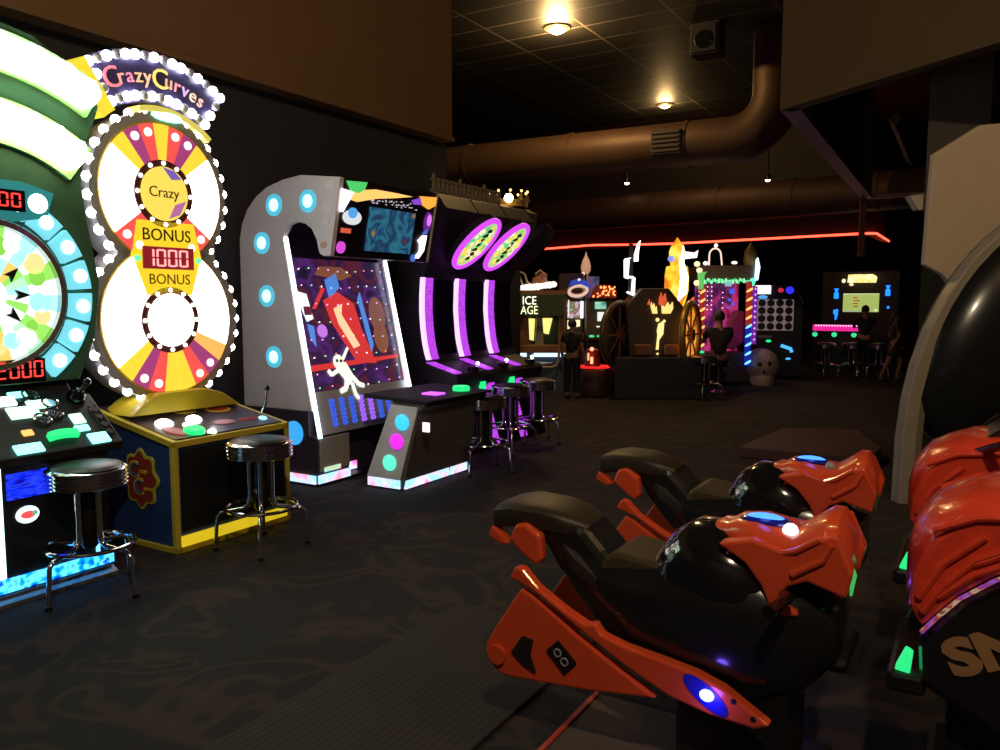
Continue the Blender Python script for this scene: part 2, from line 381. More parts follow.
# ------------------------------------------------------------------ left wheel game with green neon
def game_a():
    t = thing('wheel_game', 'huge wheel game with white-green neon arcs and cyan segments at the left edge', 'arcade machine', row(-.78, .05), ROT)
    hw = .42
    g = MB(); g.prism([(0, .05), (0, .70), (.02, .73), (.30, .955), (.33, 1.0), (.36, 1.02), (.36, 1.1), (.88, 1.1), (.88, .05)], 'yz', -hw, hw); g.build('cabinet', BLACK, t, False, .006)
    g = MB(); g.box(-hw+.02, hw-.02, -.02, .86, 0, .05); g.prism([(-.05, 0), (-.05, .02), (.0, .045), (.0, 0)], 'yz', -hw, hw); g.build('plinth', mat('silver_plinth', (.3, .3, .33), .3, .7, vary=.1), t)
    g = MB(); g.box(-hw, hw, -.014, .0, .06, .125); g.build('floor_light_strip', collage('blue_led_strip', [(0, .02, .35), (0, .25, 1), (.1, .6, 1), (0, .05, .6)], 2.2, 22, (1, 1, 1)), t)
    g = MB(); g.box(-.1, .14, -.008, 0, .50, .625); g.build('blue_window', collage('blue_window', [(0, 0, .3), (0, .02, .9), (.02, .05, 1), (0, 0, .25)], 1.2, 14, (1, 1, 4)), t)
    g = MB(); g.disc(-.01, .415, .055, -.008, 0, 24, 0, .042); g.disc(-.01, .415, .035, -.014, -.008, 20, 1, .018); g.disc(.02, .42, .012, -.017, -.014, 10, 2); g.build('badge', [glow('badge_cyan', (.7, 1, 1), 1.6), glow('badge_red', (.9, .1, .1), 1), glow('badge_green', (.1, .5, .3), 1)], t)
    g = MB(); g.box(-.155, -.125, -.01, 0, .13, .68); g.build('light_strip', glow('mint_strip', (.6, 1, .9), 2.5), t)
    g = MB(); g.box(.33, .348, -.01, 0, .13, .62); g.build('light_strip', glow('blue_strip', (.25, .65, 1), 1.6), t)
    g = MB(); g.prism([(-.02, .66), (-.02, .70), (.27, .937), (.30, .90), (.30, .70)], 'yz', -.47, .50); g.build('control_deck', BLACK, t, False, .006)
    # control panel: buttons set on the slope
    k = .82; sl = Matrix.Rotation(math.atan(.82), 4, 'X')
    def on(x, y): return Matrix.Translation((x+.06, y, .72+.803*(y-.0))) @ sl
    mats = [GREEN_BTN, WHITE_GLOW, glow('cyan_btn', (.3, 1, .95), 2.), glow('amber_btn', (1, .45, .12), 1.5), CHROME, glow('mint_btn', (.55, 1, .75), 1.6)]
    g = MB(); g.M = on(.15, .045)
    g.prism([(-.075+.15*i/10, .022+.01*math.sin(PI*i/10)) for i in range(11)]+[(.075-.15*i/10, -.018+.01*math.sin(PI*(10-i)/10)) for i in range(11)], 'xy', 0, .03)
    g.build('green_bar_button', mats, t)
    for x, y, w, d, m in ((.32, .01, .07, .035, 2), (.28, .13, .045, .035, 5), (.27, .075, .05, .02, 2), (-.04, .01, .09, .03, 2), (0, .09, .035, .018, 3), (.14, .235, .075, .03, 5), (.045, .20, .10, .04, 5), (-.01, .27, .07, .03, 1), (.07, .3, .06, .02, 2)):
        g = MB(); g.M = on(x, y); g.box(-w*.75, w*.75, -d, d, 0, .012); g.build('panel_light', [mats[m]], t, False, .004)
    for x, y in ((.13, .29), (.20, .235), (.185, .175), (.11, .15), (-.12, .2)):
        g = MB(); g.M = on(x, y); g.lathe([(.045, 0), (.045, .012), (.036, .016), (.03, .008), (.0, .008)], n=20); g.build('metal_dish', CHROME, t, True)
    g = MB(); g.M = on(.40, .1); g.box(-.03, .02, -.115, .115, .005, .012)
    for i in range(4): g.hdisc(-.005, -.085+i*.056, .018, .012, .015, 14, 1)
    g.build('perforated_plate', [CHROME, BLACK], t)
    g = MB(); g.M = on(.35, .25); g.lathe([(.05, 0), (.05, .02), (.03, .05), (.0, .055)], n=20); g.tube([(0, 0, .04), (.02, .0, .11)], .012, 8); g.ball((.02, 0, .12), .022, 12); g.build('joystick', BLACKG, t, True)
    # upright board
    yb = .25
    pts = [(-.62, 1.02), (.46, 1.02), (.56, 1.25), (.6, 1.55), (.54, 1.9), (.52, 2.1), (.57, 2.3), (.64, 2.5), (.6, 2.62), (.3, 2.79), (0, 2.84), (-.3, 2.79), (-.6, 2.62), (-.64, 2.5), (-.57, 2.3), (-.52, 2.1), (-.54, 1.9), (-.6, 1.55), (-.56, 1.25)]
    g = MB(); g.prism(pts, 'xz', yb+.03, yb+.22); g.build('back_board', mat('glow_green_board', (.06, .13, .075), .35, vary=.2), t, False, .01)  # green raised in the base colour to carry the neon's glow
    # wheel
    cx, cz = 0., 1.475
    g = MB()
    inks = [0, 1, 0, 2, 0, 1, 3, 0, 4, 1, 0, 2]
    for i in range(24):
        a = i*15; g.sector(cx, cz, .19, .335, a, a+15, yb-.012, yb+.03, 3, inks[i % 12])
        g.sector(cx, cz, .08, .19, a, a+15, yb-.010, yb+.03, 3, inks[(i*5+3) % 12])
    g.disc(cx, cz, .08, yb-.012, yb+.03, 20, 0)
    wh = g.build('prize_wheel', [glow('wheel_white', (.85, 1, .95), 1.25), glow('wheel_lime', (.35, .85, .15), 1.), glow('wheel_cyan', (.45, .9, 1), 1.1), glow('wheel_orange', (1, .62, .15), 1.1), glow('wheel_mint', (.5, 1, .6), 1.1)], t)
    g = MB()
    for i in range(24):
        a = i*15+6; r = .245 if i % 2 else .27; g.disc(cx+r*math.cos(R(a)), cz+r*math.sin(R(a)), .03+.012*(i % 3), yb-.018, yb-.012, 12, i % 4)
    g.build('wheel_symbols', [glow('sym_white', (1, 1, .9), 1.5), glow('sym_lime', (.3, .8, .1), .9), glow('sym_gold', (1, .75, .3), 1.1), glow('sym_sky', (.4, .85, 1), 1.1)], wh)
    for i in range(8):
        a = 45*i; g = MB(); g.M = Matrix.Translation((cx, 0, cz)) @ Matrix.Rotation(R(-a), 4, 'Y')
        g.prism([(.115, -.025), (.19, 0), (.115, .025), (.13, 0)], 'xz', yb-.026, yb-.012); g.build('wheel_arrow', BLACK, wh)
    g = MB(); g.lathe([(.335, 0), (.345, .05), (.37, .055), (.385, .03), (.385, 0)], (cx, yb+.02, cz), 56, 0, 'y'); g.build('wheel_rim', mat('rim_silver', (.6, .65, .65), .2, .9, vary=.05), t, True)
    for i in range(16):
        a = -56+i*19.6
        if 62 < a < 118: continue
        g = MB(); g.sector(cx, cz, .415, .525, a+1.2, a+18.2, yb-.01, yb+.03, 4)
        s_ = g.build('ring_segment', glow('segment_cyan', (.22, .80, .95), .9), t)
        g = MB(); am = R(a+9.7); g.disc(cx+.475*math.cos(am), cz+.475*math.sin(am), .036, yb-.016, yb-.01, 16); g.build('segment_lamp', glow('segment_lamp', (.8, 1, 1), 3), s_)
    g = MB(); g.prism([(-.2, 1.84), (.14, 1.84), (.30, 1.87), (.34, 2.0), (.18, 2.04), (-.2, 2.04)], 'xz', yb-.012, yb+.03); g.disc(.255, 1.94, .05, yb-.016, yb-.012, 16, 1); g.build('credit_plate', [glow('plate_teal', (.03, .28, .3), .6), glow('segment_lamp', (.8, 1, 1), 3)], t)
    g = MB(); g.box(.02, .19, yb-.018, yb-.012, 1.89, 1.995); g.build('display_window', mat('display_black', (.01, .004, .004), .2, vary=.1), t)
    g = MB(); g.seg('00', .06, 1.91, .045, .07, yb-.018); g.build('digit_display', RED_LED, t)
    g = MB(); g.box(-.14, .25, yb-.012, yb+.04, 1.03, 1.15); g.build('display_window', MATS['display_black'], t)
    g = MB(); g.seg('2000', .01, 1.055, .046, .085, yb-.012, gap=.30); g.build('digit_display', RED_LED, t)
    # neon arcs: lumpy clusters of lamps behind a translucent arch
    NG = glow('neon_mint', (.62, 1, .80), 9); NY = glow('neon_lime', (.85, 1, .62), 9)
    def arc(rc, a0, a1, th, m, name):
        g = MB(); n = 26
        g.tube([(cx+rc*math.cos(R(a0+(a1-a0)*i/n)), yb-.02, cz+rc*math.sin(R(a0+(a1-a0)*i/n))) for i in range(n+1)], [th*(.75 if i in (0, n) else 1)*(1+.12*math.sin(i*1.9)) for i in range(n+1)], 14)
        return g.build(name, m, t, True)
    arc(1.20, 61, 119, .075, NG, 'neon_arch'); arc(.86, 56, 124, .085, NY, 'neon_arch')
    g = MB(); g.sector(cx, cz, 1.10, 1.30, 60, 120, yb-.0, yb+.03, 24); g.sector(cx, cz, .75, .97, 54, 126, yb, yb+.03, 24); g.build('arch_tray', mat('glow_green_tray', (.45, .75, .28), .4, vary=.1), t)  # lime glow between the arcs is put into the tray colour
game_a()

# ------------------------------------------------------------------ wheel game covered in bulbs
def game_b():
    t = thing('wheel_game', 'bulb-covered figure-eight wheel game on a blue and yellow cabinet', 'arcade machine', row(0, 0), ROT)
    NAVY = mat('navy_laminate', (.025, .065, .24), .4, vary=.15)
    w, d = .885, .76
    top = [(0, .64), (d, .785)]
    g = MB(); g.prism([(.012, .03), (.012, .63), (d, .77), (d, .03)], 'yz', .012, w-.012); g.build('cabinet', [NAVY], t)
    g = MB(); g.box(.05, w-.05, 0, .013, .12, .6); g.build('front_panel', BLACK, t, False, .004)
    g = MB()
    for x in (0, w-.035):
        g.box(x, x+.035, 0, .035, 0, .645); g.prism([(0, .612), (0, .65), (d, .795), (d, .757)], 'yz', x, x+.035); g.box(x, x+.035, 0, d, 0, .035)
        g.box(x, x+.03, d-.03, d, 0, .78)
    g.box(0, w, 0, .03, .612, .65); g.build('edge_trim', mat('yellow_edge', (.62, .50, .05), .4, vary=.1), t, False, .004)
    g = MB(); g.box(.04, w-.04, -.006, .012, .035, .095); g.build('kick_light', glow('yellow_kick', (1, .72, .02), .65), t)
    g = MB(); g.box(.04, w-.04, .0, .03, 0, .035); g.build('kick_board', YELLOW, t)
    # deck graphics
    sl = Matrix.Rotation(math.atan(.191), 4, 'X')
    def on(x, y): return Matrix.Translation((x, y, .652+.191*y)) @ sl
    g = MB(); g.M = on(0, 0); g.box(.035, w-.035, .03, d, -.012, .002); dk = g.build('deck', mat('deck_print', (.05, .035, .09), .3, vary=.5, scale=12, coat=.4), t)
    def oval(x, y, rx, ry, cols, nm):
        g = MB(); g.M = on(x, y); g.hdisc(0, 0, rx, .002, .005, 28, 0, ry); g.hdisc(0, 0, rx*.8, .005, .007, 28, 1, ry*.75); g.build(nm, cols, dk)
    YI = mat('yellow_ink', (.7, .55, .05), .4, vary=.1); RI = mat('red_ink', (.55, .06, .03), .4, vary=.1); PI_ = mat('pink_ink', (.6, .25, .35), .4, vary=.1)
    oval(.44, .46, .075, .05, [YI, mat('gold_ink', (.4, .3, .08), .4, vary=.1)], 'deck_badge'); oval(.66, .42, .09, .07, [YI, RI], 'deck_badge')
    oval(.50, .17, .085, .05, [mat('mauve_ink', (.25, .14, .22), .4, vary=.1), PI_], 'deck_badge'); oval(.13, .15, .055, .095, [RI, PI_], 'deck_badge'); oval(.70, .16, .09, .03, [RI, mat('dark_red_ink', (.2, .03, .03), .4, vary=.1)], 'deck_badge')
    oval(.2, .55, .1, .05, [mat('violet_ink', (.15, .05, .3), .4, vary=.1), NAVY], 'deck_badge')
    g = MB(); g.M = on(.215, .09); g.lathe([(.062, 0), (.062, .022), (.055, .03), (.0, .032)], n=28); b = g.build('start_button', GREEN_BTN, t, True)
    for x, y, r, m in ((.37, .29, .05, WHITE_GLOW), (.16, .29, .055, WHITE_GLOW), (.31, .02+.03, .028, WHITE_GLOW), (.78, .13, .03, glow('cyan_lamp', (.3, .8, 1), 1.6)), (.27, .22, .03, WHITE_GLOW)):
        g = MB(); g.M = on(x, y); g.ball((0, 0, 0), (r, r, r*.6), 14, z0=0); g.build('deck_lamp', m, t, True)
    g = MB(); x, y = w-.03, .22; g.tube([(x, y, .70), (x+.035, y, .76), (x+.04, y, .82), (x+.05, y, .85)], .009, 8); g.ball((x+.052, y, .86), .02, 12, 1); g.build('lever', [CHROME, BLACKG], t, True)
    # logo on the left side
    lg = MB(); n = 48
    lg.prism([(.31+(.135+.014*math.cos(8*2*PI*i/n))*math.cos(2*PI*i/n)*1.12, .405+(.165+.016*math.cos(8*2*PI*i/n))*math.sin(2*PI*i/n)*1.02) for i in range(n)], 'yz', .004, .012)
    lg.prism([(.31+(.118+.013*math.cos(8*2*PI*i/n))*math.cos(2*PI*i/n)*1.12, .405+(.148+.015*math.cos(8*2*PI*i/n))*math.sin(2*PI*i/n)*1.02) for i in range(n)], 'yz', 0., .004, 1)
    l = lg.build('side_logo', [mat('lime_ink', (.55, .62, .06), .4, vary=.1), mat('brick_ink', (.33, .05, .03), .4, vary=.1)], t)
    for ch, y, z in (('C', .365, .455), ('C', .325, .355)):
        text(ch, .15, mat('gold_letter', (.75, .55, .06), .4, vary=.1), l, leftface(-.002, y, z)); text(ch, .115, mat('blue_letter', (.05, .16, .5), .4, vary=.1), l, leftface(-.005, y-.004, z))
    text('razy', .045, MATS['gold_letter'], l, leftface(-.002, .275, .455)); text('urves', .04, MATS['gold_letter'], l, leftface(-.002, .235, .355))
    # flared yellow foot
    g = MB(); g.prism([(.02, .76), (.12, .83), (.22, .88), (.58, .88), (.70, .84), (.84, .75)], 'xz', .40, .70); g.build('pedestal', YELLOW, t, False, .01)
    # figure-eight board
    yf = .5; c1 = (.365, 2.1); c2 = (.38, 1.325)
    g = MB(); g.disc(c1[0], c1[1], .475, yf, yf+.2, 56, 0, .49); g.disc(c2[0], c2[1], .53, yf, yf+.2, 56, 0, .505); g.box(.05, .75, yf+.004, yf+.196, 1.55, 1.9)
    g.build('wheel_board', mat('grey_board', (.32, .30, .30), .5, vary=.1), t)
    WH = glow('wedge_white', (1, .97, .9), 4.5); RED = glow('wedge_red', (.95, .10, .09), .9); PUR = glow('wedge_purple', (.42, .06, .22), .8); YEL = glow('wedge_yellow', (1, .72, .05), .95); ORA = glow('wedge_orange', (1, .5, .12), 1.)
    cols = [WH, RED, PUR, YEL, ORA]
    def lobe(c, ink, r1, nm):
        n = len(ink)
        g = MB()
        for i, k in enumerate(ink):
            a = 90-360/n*(i+.5); g.sector(c[0], c[1], .205, r1, a+.4, a+360/n-.4, yf-.014, yf, 3, k)
        o = g.build(nm, cols, t)
        g = MB(); g.sector(c[0], c[1], .195, r1+.012, 0, 359.9, yf-.006, yf, 48); g.build('wheel_backing', mat('gold_line', (.6, .4, .05), .4, vary=.1), o)
        for i, k in enumerate(ink):
            if k in (1, 2) or (k == 0 and i % 2):
                a = R(90-360/n*i); g = MB(); g.disc(c[0]+(r1-.05)*math.cos(a), c[1]+(r1-.05)*math.sin(a), .026, yf-.022, yf-.014, 14); g.build('number_spot', glow('number_spot', (1, .9, .75), 1.6), o)
        return o
    #           clockwise from the top
    i1 = [3, 1, 2, 3, 0, 0, 0, 0, 0, 1, 2, 3, 3, 3, 1, 1, 0, 0, 0, 0, 0, 3, 2, 1]
    i2 = [0, 0, 0, 0, 0, 0, 0, 0, 4, 2, 1, 3, 3, 1, 2, 3, 0, 0, 0, 0, 0, 0, 0, 0]
    lobe(c1, i1, .42, 'upper_wheel'); lobe(c2, i2, .455, 'lower_wheel')
    for c, nm in ((c1, 'upper_hub'), (c2, 'lower_hub')):
        g = MB(); g.disc(c[0], c[1], .205, yf-.02, yf, 40, 0); g.disc(c[0], c[1], .165, yf-.026, yf-.02, 40, 1)
        if c is c1:
            g.prism([(c[0]-.01, c[1]+.16), (c[0]+.07, c[1]+.145), (c[0]+.12, c[1]+.1), (c[0]+.05, c[1]+.09)], 'xz', yf-.03, yf-.026, 2); g.prism([(c[0]+.02, c[1]-.15), (c[0]+.1, c[1]-.12), (c[0]+.15, c[1]-.03), (c[0]+.07, c[1]-.06)], 'xz', yf-.03, yf-.026, 3)
        hb = g.build(nm, [mat('hub_brown', (.12, .03, .03), .4, vary=.1), glow('hub_yellow', (1, .78, .12), .9) if c is c1 else glow('hub_white', (1, .97, .9), 4.5), glow('hub_violet', (.25, .15, .6), .7), glow('hub_pink', (.6, .2, .5), .7)], t)
        if c is c1: text('Crazy', .09, mat('ochre_letter', (.3, .12, .02), .5, vary=.1), hb, front(c[0]-.01, yf-.031, c[1]+.005))
        bl = MB(); bl.ball((0, 0, 0), .014, 10); bb = bl.build('bulb', glow('bulb_small', (1, .9, .85), 3), hb, True)
        copies(bb, [(c[0]+.186*math.cos(2*PI*i/12), yf-.022, c[1]+.186*math.sin(2*PI*i/12)) for i in range(12)], hb)
    # bonus panel
    g = MB(); g.prism([(.17, 1.93), (.57, 1.93), (.62, 1.72), (.54, 1.48), (.22, 1.48), (.13, 1.72)], 'xz', yf-.02, yf); bp = g.build('bonus_panel', glow('bonus_yellow', (1, .72, .03), .9), t)
    text('BONUS', .105, mat('olive_letter', (.06, .05, .01), .5, vary=.1), bp, front(.37, yf-.021, 1.845), depth=.003); text('BONUS', .09, mat('amber_letter', (.45, .25, .02), .5, vary=.1), bp, front(.38, yf-.021, 1.575), depth=.003)
    g = MB(); g.box(.195, .555, yf-.03, yf-.02, 1.64, 1.775); g.build('display_window', glow('display_dim_red', (.35, .02, .03), .6), bp)
    g = MB(); g.seg('1000', .205, 1.655, .062, .105, yf-.03, gap=.3); g.build('digit_display', glow('pink_led', (1, .35, .35), 1.6), bp)
    for x in (.16, .595):
        g = MB(); g.ball((x, yf-.022, 1.70), .02, 10); g.build('bulb', glow('green_bulb', (.1, .9, .35), 1.5), bp, True)
    # perimeter bulbs
    locs = []
    for i in range(30):
        a = 360*i/30+6
        if 232 < a < 308: continue
        locs.append((c1[0]+.478*math.cos(R(a)), yf+.02, c1[1]+.492*math.sin(R(a))))
    for i in range(32):
        a = 360*i/32
        if 54 < a < 126: continue
        locs.append((c2[0]+.53*math.cos(R(a)), yf+.02, c2[1]+.508*math.sin(R(a))))
    bl = MB(); bl.ball((0, 0, 0), (.03, .024, .03), 12); bb = bl.build('bulb', glow('bulb_white', (.93, .92, 1), 14), t, True); copies(bb, locs, t)
    # sign arch
    cs = (.37, 2.06)
    g = MB(); g.sector(cs[0], cs[1], .585, .885, 55, 124, yf+.02, yf+.14, 24); g.build('sign_box', [mat('sign_violet', (.05, .04, .12), .35, vary=.15)], t)
    g = MB(); g.sector(cs[0], cs[1], .58, .89, 124, 133, yf-.04, yf+.14, 4); g.build('sign_end', glow('sign_yellow', (1, .8, .05), .85), t)
    g = MB(); g.sector(cs[0], cs[1], .53, .565, 50, 106, yf-.02, yf+.1, 18); g.build('sign_rail', glow('rail_yellow', (.9, .75, .15), .7), t)
    g = MB(); g.ball((c1[0]+.06, yf-.0, 2.575), (.12, .03, .03), 14); g.build('flasher', glow('green_flasher', (.25, 1, .55), 4), t, True)
    locs = []
    for i in range(16): a = R(57+i*4.3); locs.append((cs[0]+.855*math.cos(a), yf+.005, cs[1]+.855*math.sin(a)))
    for i in range(13): a = R(57+i*5.3); locs.append((cs[0]+.622*math.cos(a), yf+.005, cs[1]+.622*math.sin(a)))
    for a, r in ((57, .78), (57, .7), (121, .78), (121, .70)): locs.append((cs[0]+r*math.cos(R(a)), yf+.005, cs[1]+r*math.sin(R(a))))
    bb2 = bb.copy(); COL.objects.link(bb2); bb2.parent = t; copies(bb2, [q for i, q in enumerate(locs) if i % 5 not in (2, 4)], t)
    b3 = MB(); b3.ball((0, 0, 0), (.03, .024, .03), 12); b3 = b3.build('bulb', mat('bulb_unlit', (.45, .44, .5), .2, vary=.05), t, True); copies(b3, [q for i, q in enumerate(locs) if i % 5 in (2, 4)], t)
    word = 'CrazyCurves'; inks = [(1, .25, .3), (1, .45, .35), (1, .3, .5), (1, .6, .3), (.95, .6, .4), (1, .8, .2), (1, .5, .3), (1, .4, .5), (.8, .5, .9), (.9, .7, .5), (1, .6, .5)]
    for i, ch in enumerate(word):
        a = 114-i*4.75-(2 if i > 4 else 0); r = .735
        text(ch, .17 if ch == 'C' else .12, glow('sign_letter_%d' % i, inks[i], .9), t, front(cs[0]+r*math.cos(R(a)), yf+.016, cs[1]+r*math.sin(R(a)), R(a-90)), 'sign_letter', .004)
game_b()

# ------------------------------------------------------------------ space alley game
def game_c():
    o3 = row(1.626, .469)
    t = thing('space_alley_game', 'white-sided space shooting game with cyan porthole lights and leaning lit playfield', 'arcade machine', o3, ROT)
    WS = mat('pale_side', (.74, .72, .75), .35, vary=.05); LI = mat('plum_base', (.05, .035, .06), .5, vary=.2); GRY = mat('grey_front', (.38, .36, .36), .45, vary=.1)
    Wd = 1.24
    side = [(.80, .59), (.80, 1.93), (.765, 2.06), (.70, 2.17), (.6, 2.26), (.48, 2.325), (.30, 2.37), (.115, 2.39), (-.283, 2.345), (-.17, 1.78), (-.10, 1.775), (-.06, 1.80), (-.035, 1.90), (.01, 1.98), (.08, 2.025), (.17, 2.045), (.25, 2.025), (.30, 1.96), (.31, 1.92), (.17, 1.2), (.045, .59)]
    for x, nm in ((0, 'side_panel'), (Wd-.05, 'side_panel')):
        g = MB(); g.prism(side, 'yz', x, x+.05); s_ = g.build(nm, WS, t, False, .008)
        if x == 0:
            for y, z in ((.398, 2.182), (.04, 2.19), (.542, 1.896), (.502, 1.481), (.442, 1.001)):
                g = MB(); g.sdisc(y, z, .085, -.006, 0, 28, 0); g.build('porthole_light', glow('port_cyan', (.10, .62, .85), .75), s_)
                g = MB(); g.ball((-.006, y, z), (.012, .05, .05), 16); g.build('porthole_lamp', glow('port_core', (.42, .9, 1), 2.), s_, True)
            for y, z, rr, m in ((-.19, 2.29, .05, 0), (-.16, 2.13, .06, 0), (-.14, 2.03, .04, 0), (-.11, 1.86, .035, 1)):
                g = MB(); g.sdisc(y, z, rr, -.004, 0, 12, 0, rr*.7); g.build('side_print', [mat('print_white', (.8, .78, .8), .4, vary=.1), mat('print_peach', (.6, .4, .35), .4, vary=.1)][m], s_)
    g = MB(); g.prism([(.0, .02), (.0, .385), (.09, .40), (.09, .59), (.80, .59), (.80, .02)], 'yz', .004, .36); g.prism([(.16, .02), (.16, .59), (.80, .59), (.80, .02)], 'yz', .36, Wd-.004); g.build('lower_cabinet', LI, t, False, .006)
    g = MB(); g.box(.02, .355, -.012, 0, .12, .385); g.build('front_panel', GRY, t, False, .004)
    g = MB(); g.sdisc(.244, .41, .095, -.004, .004, 28); g.build('side_light', glow('side_blue', (.05, .45, 1), .9), t)
    g = MB(); g.box(.06, .24, -.02, -.012, .115, .15); g.build('label_strip', collage('rainbow_label', [(1, .2, .6), (.3, 1, .8), (1, .7, .3), (.8, .3, 1)], 1., 14), t)
    # rear wall and the hollow hood
    g = MB(); g.box(.05, Wd-.05, .55, .78, .59, 2.0); g.prism([(.78, 1.95), (.76, 2.06), (.6, 2.25), (.48, 2.31), (.115, 2.37), (-.27, 2.33), (-.25, 2.28), (.3, 2.28), (.6, 1.95)], 'yz', .05, Wd-.05); g.build('rear_shell', LI, t)
    # marquee
    mq = MB(); mq.prism([(-.29, 2.345), (-.175, 1.775), (-.10, 1.775), (-.15, 2.335)], 'yz', .045, Wd-.045); mqo = mq.build('marquee', mat('marquee_black', (.012, .008, .016), .3, vary=.2), t, False, .006)
    tilt = Matrix.Translation((0, -.1775, 1.775)) @ Matrix.Rotation(math.atan2(.115, .57), 4, 'X')
    def mface(nm, m, fn):
        g = MB(); g.M = tilt; fn(g); return g.build(nm, m, mqo)
    mface('marquee_screen', collage('screen_art', [(.5, .06, .04), (.12, .03, .06), (.01, .05, .15), (.03, .19, .28), (.01, .04, .12), (.03, .12, .18), (.45, .2, .05)], .8, 5.5, (1, 1, 1.2)), lambda g: g.box(.36, .93, -.012, 0, .06, .40))
    mface('comet_art', glow('comet_orange', (1, .55, .15), 1.2), lambda g: g.prism([(.12, .43), (.16, .50), (.4, .535), (.66, .535), (.86, .53), (.6, .49), (.4, .465), (.2, .42)], 'xz', -.012, 0))
    mface('capsule_art', glow('capsule_green', (.10, .75, .18), .8), lambda g: g.prism([(.06, .56), (.28, .575), (.26, .52), (.2, .485), (.12, .49)], 'xz', -.016, 0))
    def ufo(g): g.disc(.17, .30, .10, -.012, 0, 24, 0, .055); g.disc(.16, .335, .05, -.018, -.012, 20, 1, .04); g.box(.07, .17, -.012, 0, .18, .215, 2)
    mface('saucer_art', [glow('saucer_white', (.75, .8, .85), .9), glow('saucer_blue', (.1, .4, .9), .9), glow('band_red', (.8, .12, .06), .8)], ufo)
    mface('planet_art', glow('planet_magenta', (.75, .08, .75), .9), lambda g: g.disc(.09, .07, .045, -.012, 0, 20))
    mface('beam_art', glow('beam_white', (1, .85, 1), 1.6), lambda g: g.prism([(.02, .50), (.15, .49), (.12, .43), (.06, .33), (.03, .33)], 'xz', -.01, 0))
    mface('corner_art', [glow('corner_orange', (1, .42, .05), 1.1), glow('corner_violet', (.3, .08, .8), .8)], lambda g: (g.prism([(.96, .545), (1.19, .56), (1.19, .49), (1.1, .45), (1.0, .48)], 'xz', -.012, 0, 0), g.prism([(.86, .50), (.97, .53), (1.0, .48), (.9, .47)], 'xz', -.01, 0, 1)))
    mface('planet_art', [glow('planet_violet', (.75, .2, 1), 1.), glow('planet_dark', (.2, .03, .35), .6)], lambda g: (g.disc(1.12, .34, .05, -.01, 0, 20, 1, .09), g.disc(1.13, .36, .03, -.014, -.01, 16, 0, .05)))
    mface('rocket_art', [glow('rocket_white', (1, .95, 1), 1.6), glow('rocket_blue', (.08, .2, .8), .8)], lambda g: (g.prism([(1.02, .18), (1.08, .23), (1.13, .23), (1.12, .10), (1.06, .03), (1.0, .03), (1.06, .09), (1.05, .15)], 'xz', -.014, 0, 0), g.prism([(1.07, .24), (1.13, .24), (1.12, .29)], 'xz', -.012, 0, 1), g.disc(.99, .03, .03, -.012, 0, 12, 1)))
    mface('star_sprinkle', glow('dust_white', (.8, .7, .8), .8), lambda g: [g.disc(.35+.6*random.random(), .425+.05*random.random(), .004, -.01, 0, 6) for _ in range(40)])
    # leaning playfield
    y0, z0, y1, z1 = .012, .42, .305, 1.78
    ang = math.atan2(y1-y0, z1-z0); L = math.hypot(y1-y0, z1-z0)
    F = Matrix.Translation((0, y0, z0)) @ Matrix.Rotation(-ang, 4, 'X')      # local xz on the field
    def fmesh(nm, m, fn, par=None):
        g = MB(); g.M = F; fn(g); return g.build(nm, m, par or t)
    pf = fmesh('playfield', collage('playfield_art', [(.012, .006, .02), (.02, .008, .05), (.09, .02, .16), (.03, .01, .05), (.10, .015, .03), (.03, .01, .06), (.01, .015, .03)], .9, 3.2, (1, 1, 1.2)), lambda g: g.box(.04, 1.17, 0, .03, .30, L))
    fmesh('playfield_tray', mat('silver_tray', (.6, .6, .62), .4, .2, vary=.1), lambda g: g.box(.04, 1.19, -.004, .03, -.02, .32))
    def chars(g):
        g.prism([(.34, 1.05), (.52, 1.12), (.70, 1.02), (.74, .80), (.86, .50), (.62, .52), (.50, .70), (.40, .86)], 'xz', -.006, 0, 0)
        g.prism([(.44, .98), (.55, 1.02), (.52, .93), (.68, .66), (.60, .64), (.47, .85)], 'xz', -.010, -.006, 1)
        g.prism([(.42, 1.06), (.56, 1.16), (.54, 1.28), (.40, 1.22)], 'xz', -.006, 0, 2)
        g.prism([(.76, 1.06), (.80, 1.12), (.86, .66), (.82, .60)], 'xz', -.008, 0, 2)
        g.disc(.98, .92, .10, -.006, 0, 18, 3, .16); g.disc(.98, .72, .09, -.006, 0, 18, 4, .14)
        g.prism([(.05, .48), (1.16, .53), (1.16, .56), (.05, .53)], 'xz', -.007, 0, 0)
        g.prism([(.07, 1.12), (.16, 1.10), (.19, .90), (.12, .88), (.08, 1.0)], 'xz', -.008, 0, 5); g.box(.10, .18, -.01, -.008, .93, 1.0, 6)
        g.prism([(.12, .86), (.18, .84), (.17, .68), (.13, .74)], 'xz', -.008, 0, 2)
        g.prism([(.20, .98), (.24, .98), (.38, 1.14), (.35, 1.16)], 'xz', -.006, 0, 0); g.disc(.27, .80, .055, -.006, 0, 12, 7)
        g.prism([(.30, 1.26), (.36, 1.33), (.62, 1.33), (.74, 1.26), (.6, 1.22), (.45, 1.24)], 'xz', -.006, 0, 4)
    fmesh('playfield_shapes', [glow('art_red', (.7, .04, .04), .9), glow('art_cream', (1, .6, .35), 1.1), glow('art_blue', (.10, .30, .85), .8), glow('art_brown', (.28, .11, .09), .7), glow('art_rust', (.35, .12, .06), .6), glow('art_ice', (.75, .9, 1), 1.4), glow('art_plum', (.2, .03, .06), .6), glow('art_violet', (.6, .2, .85), .9)], chars, pf)
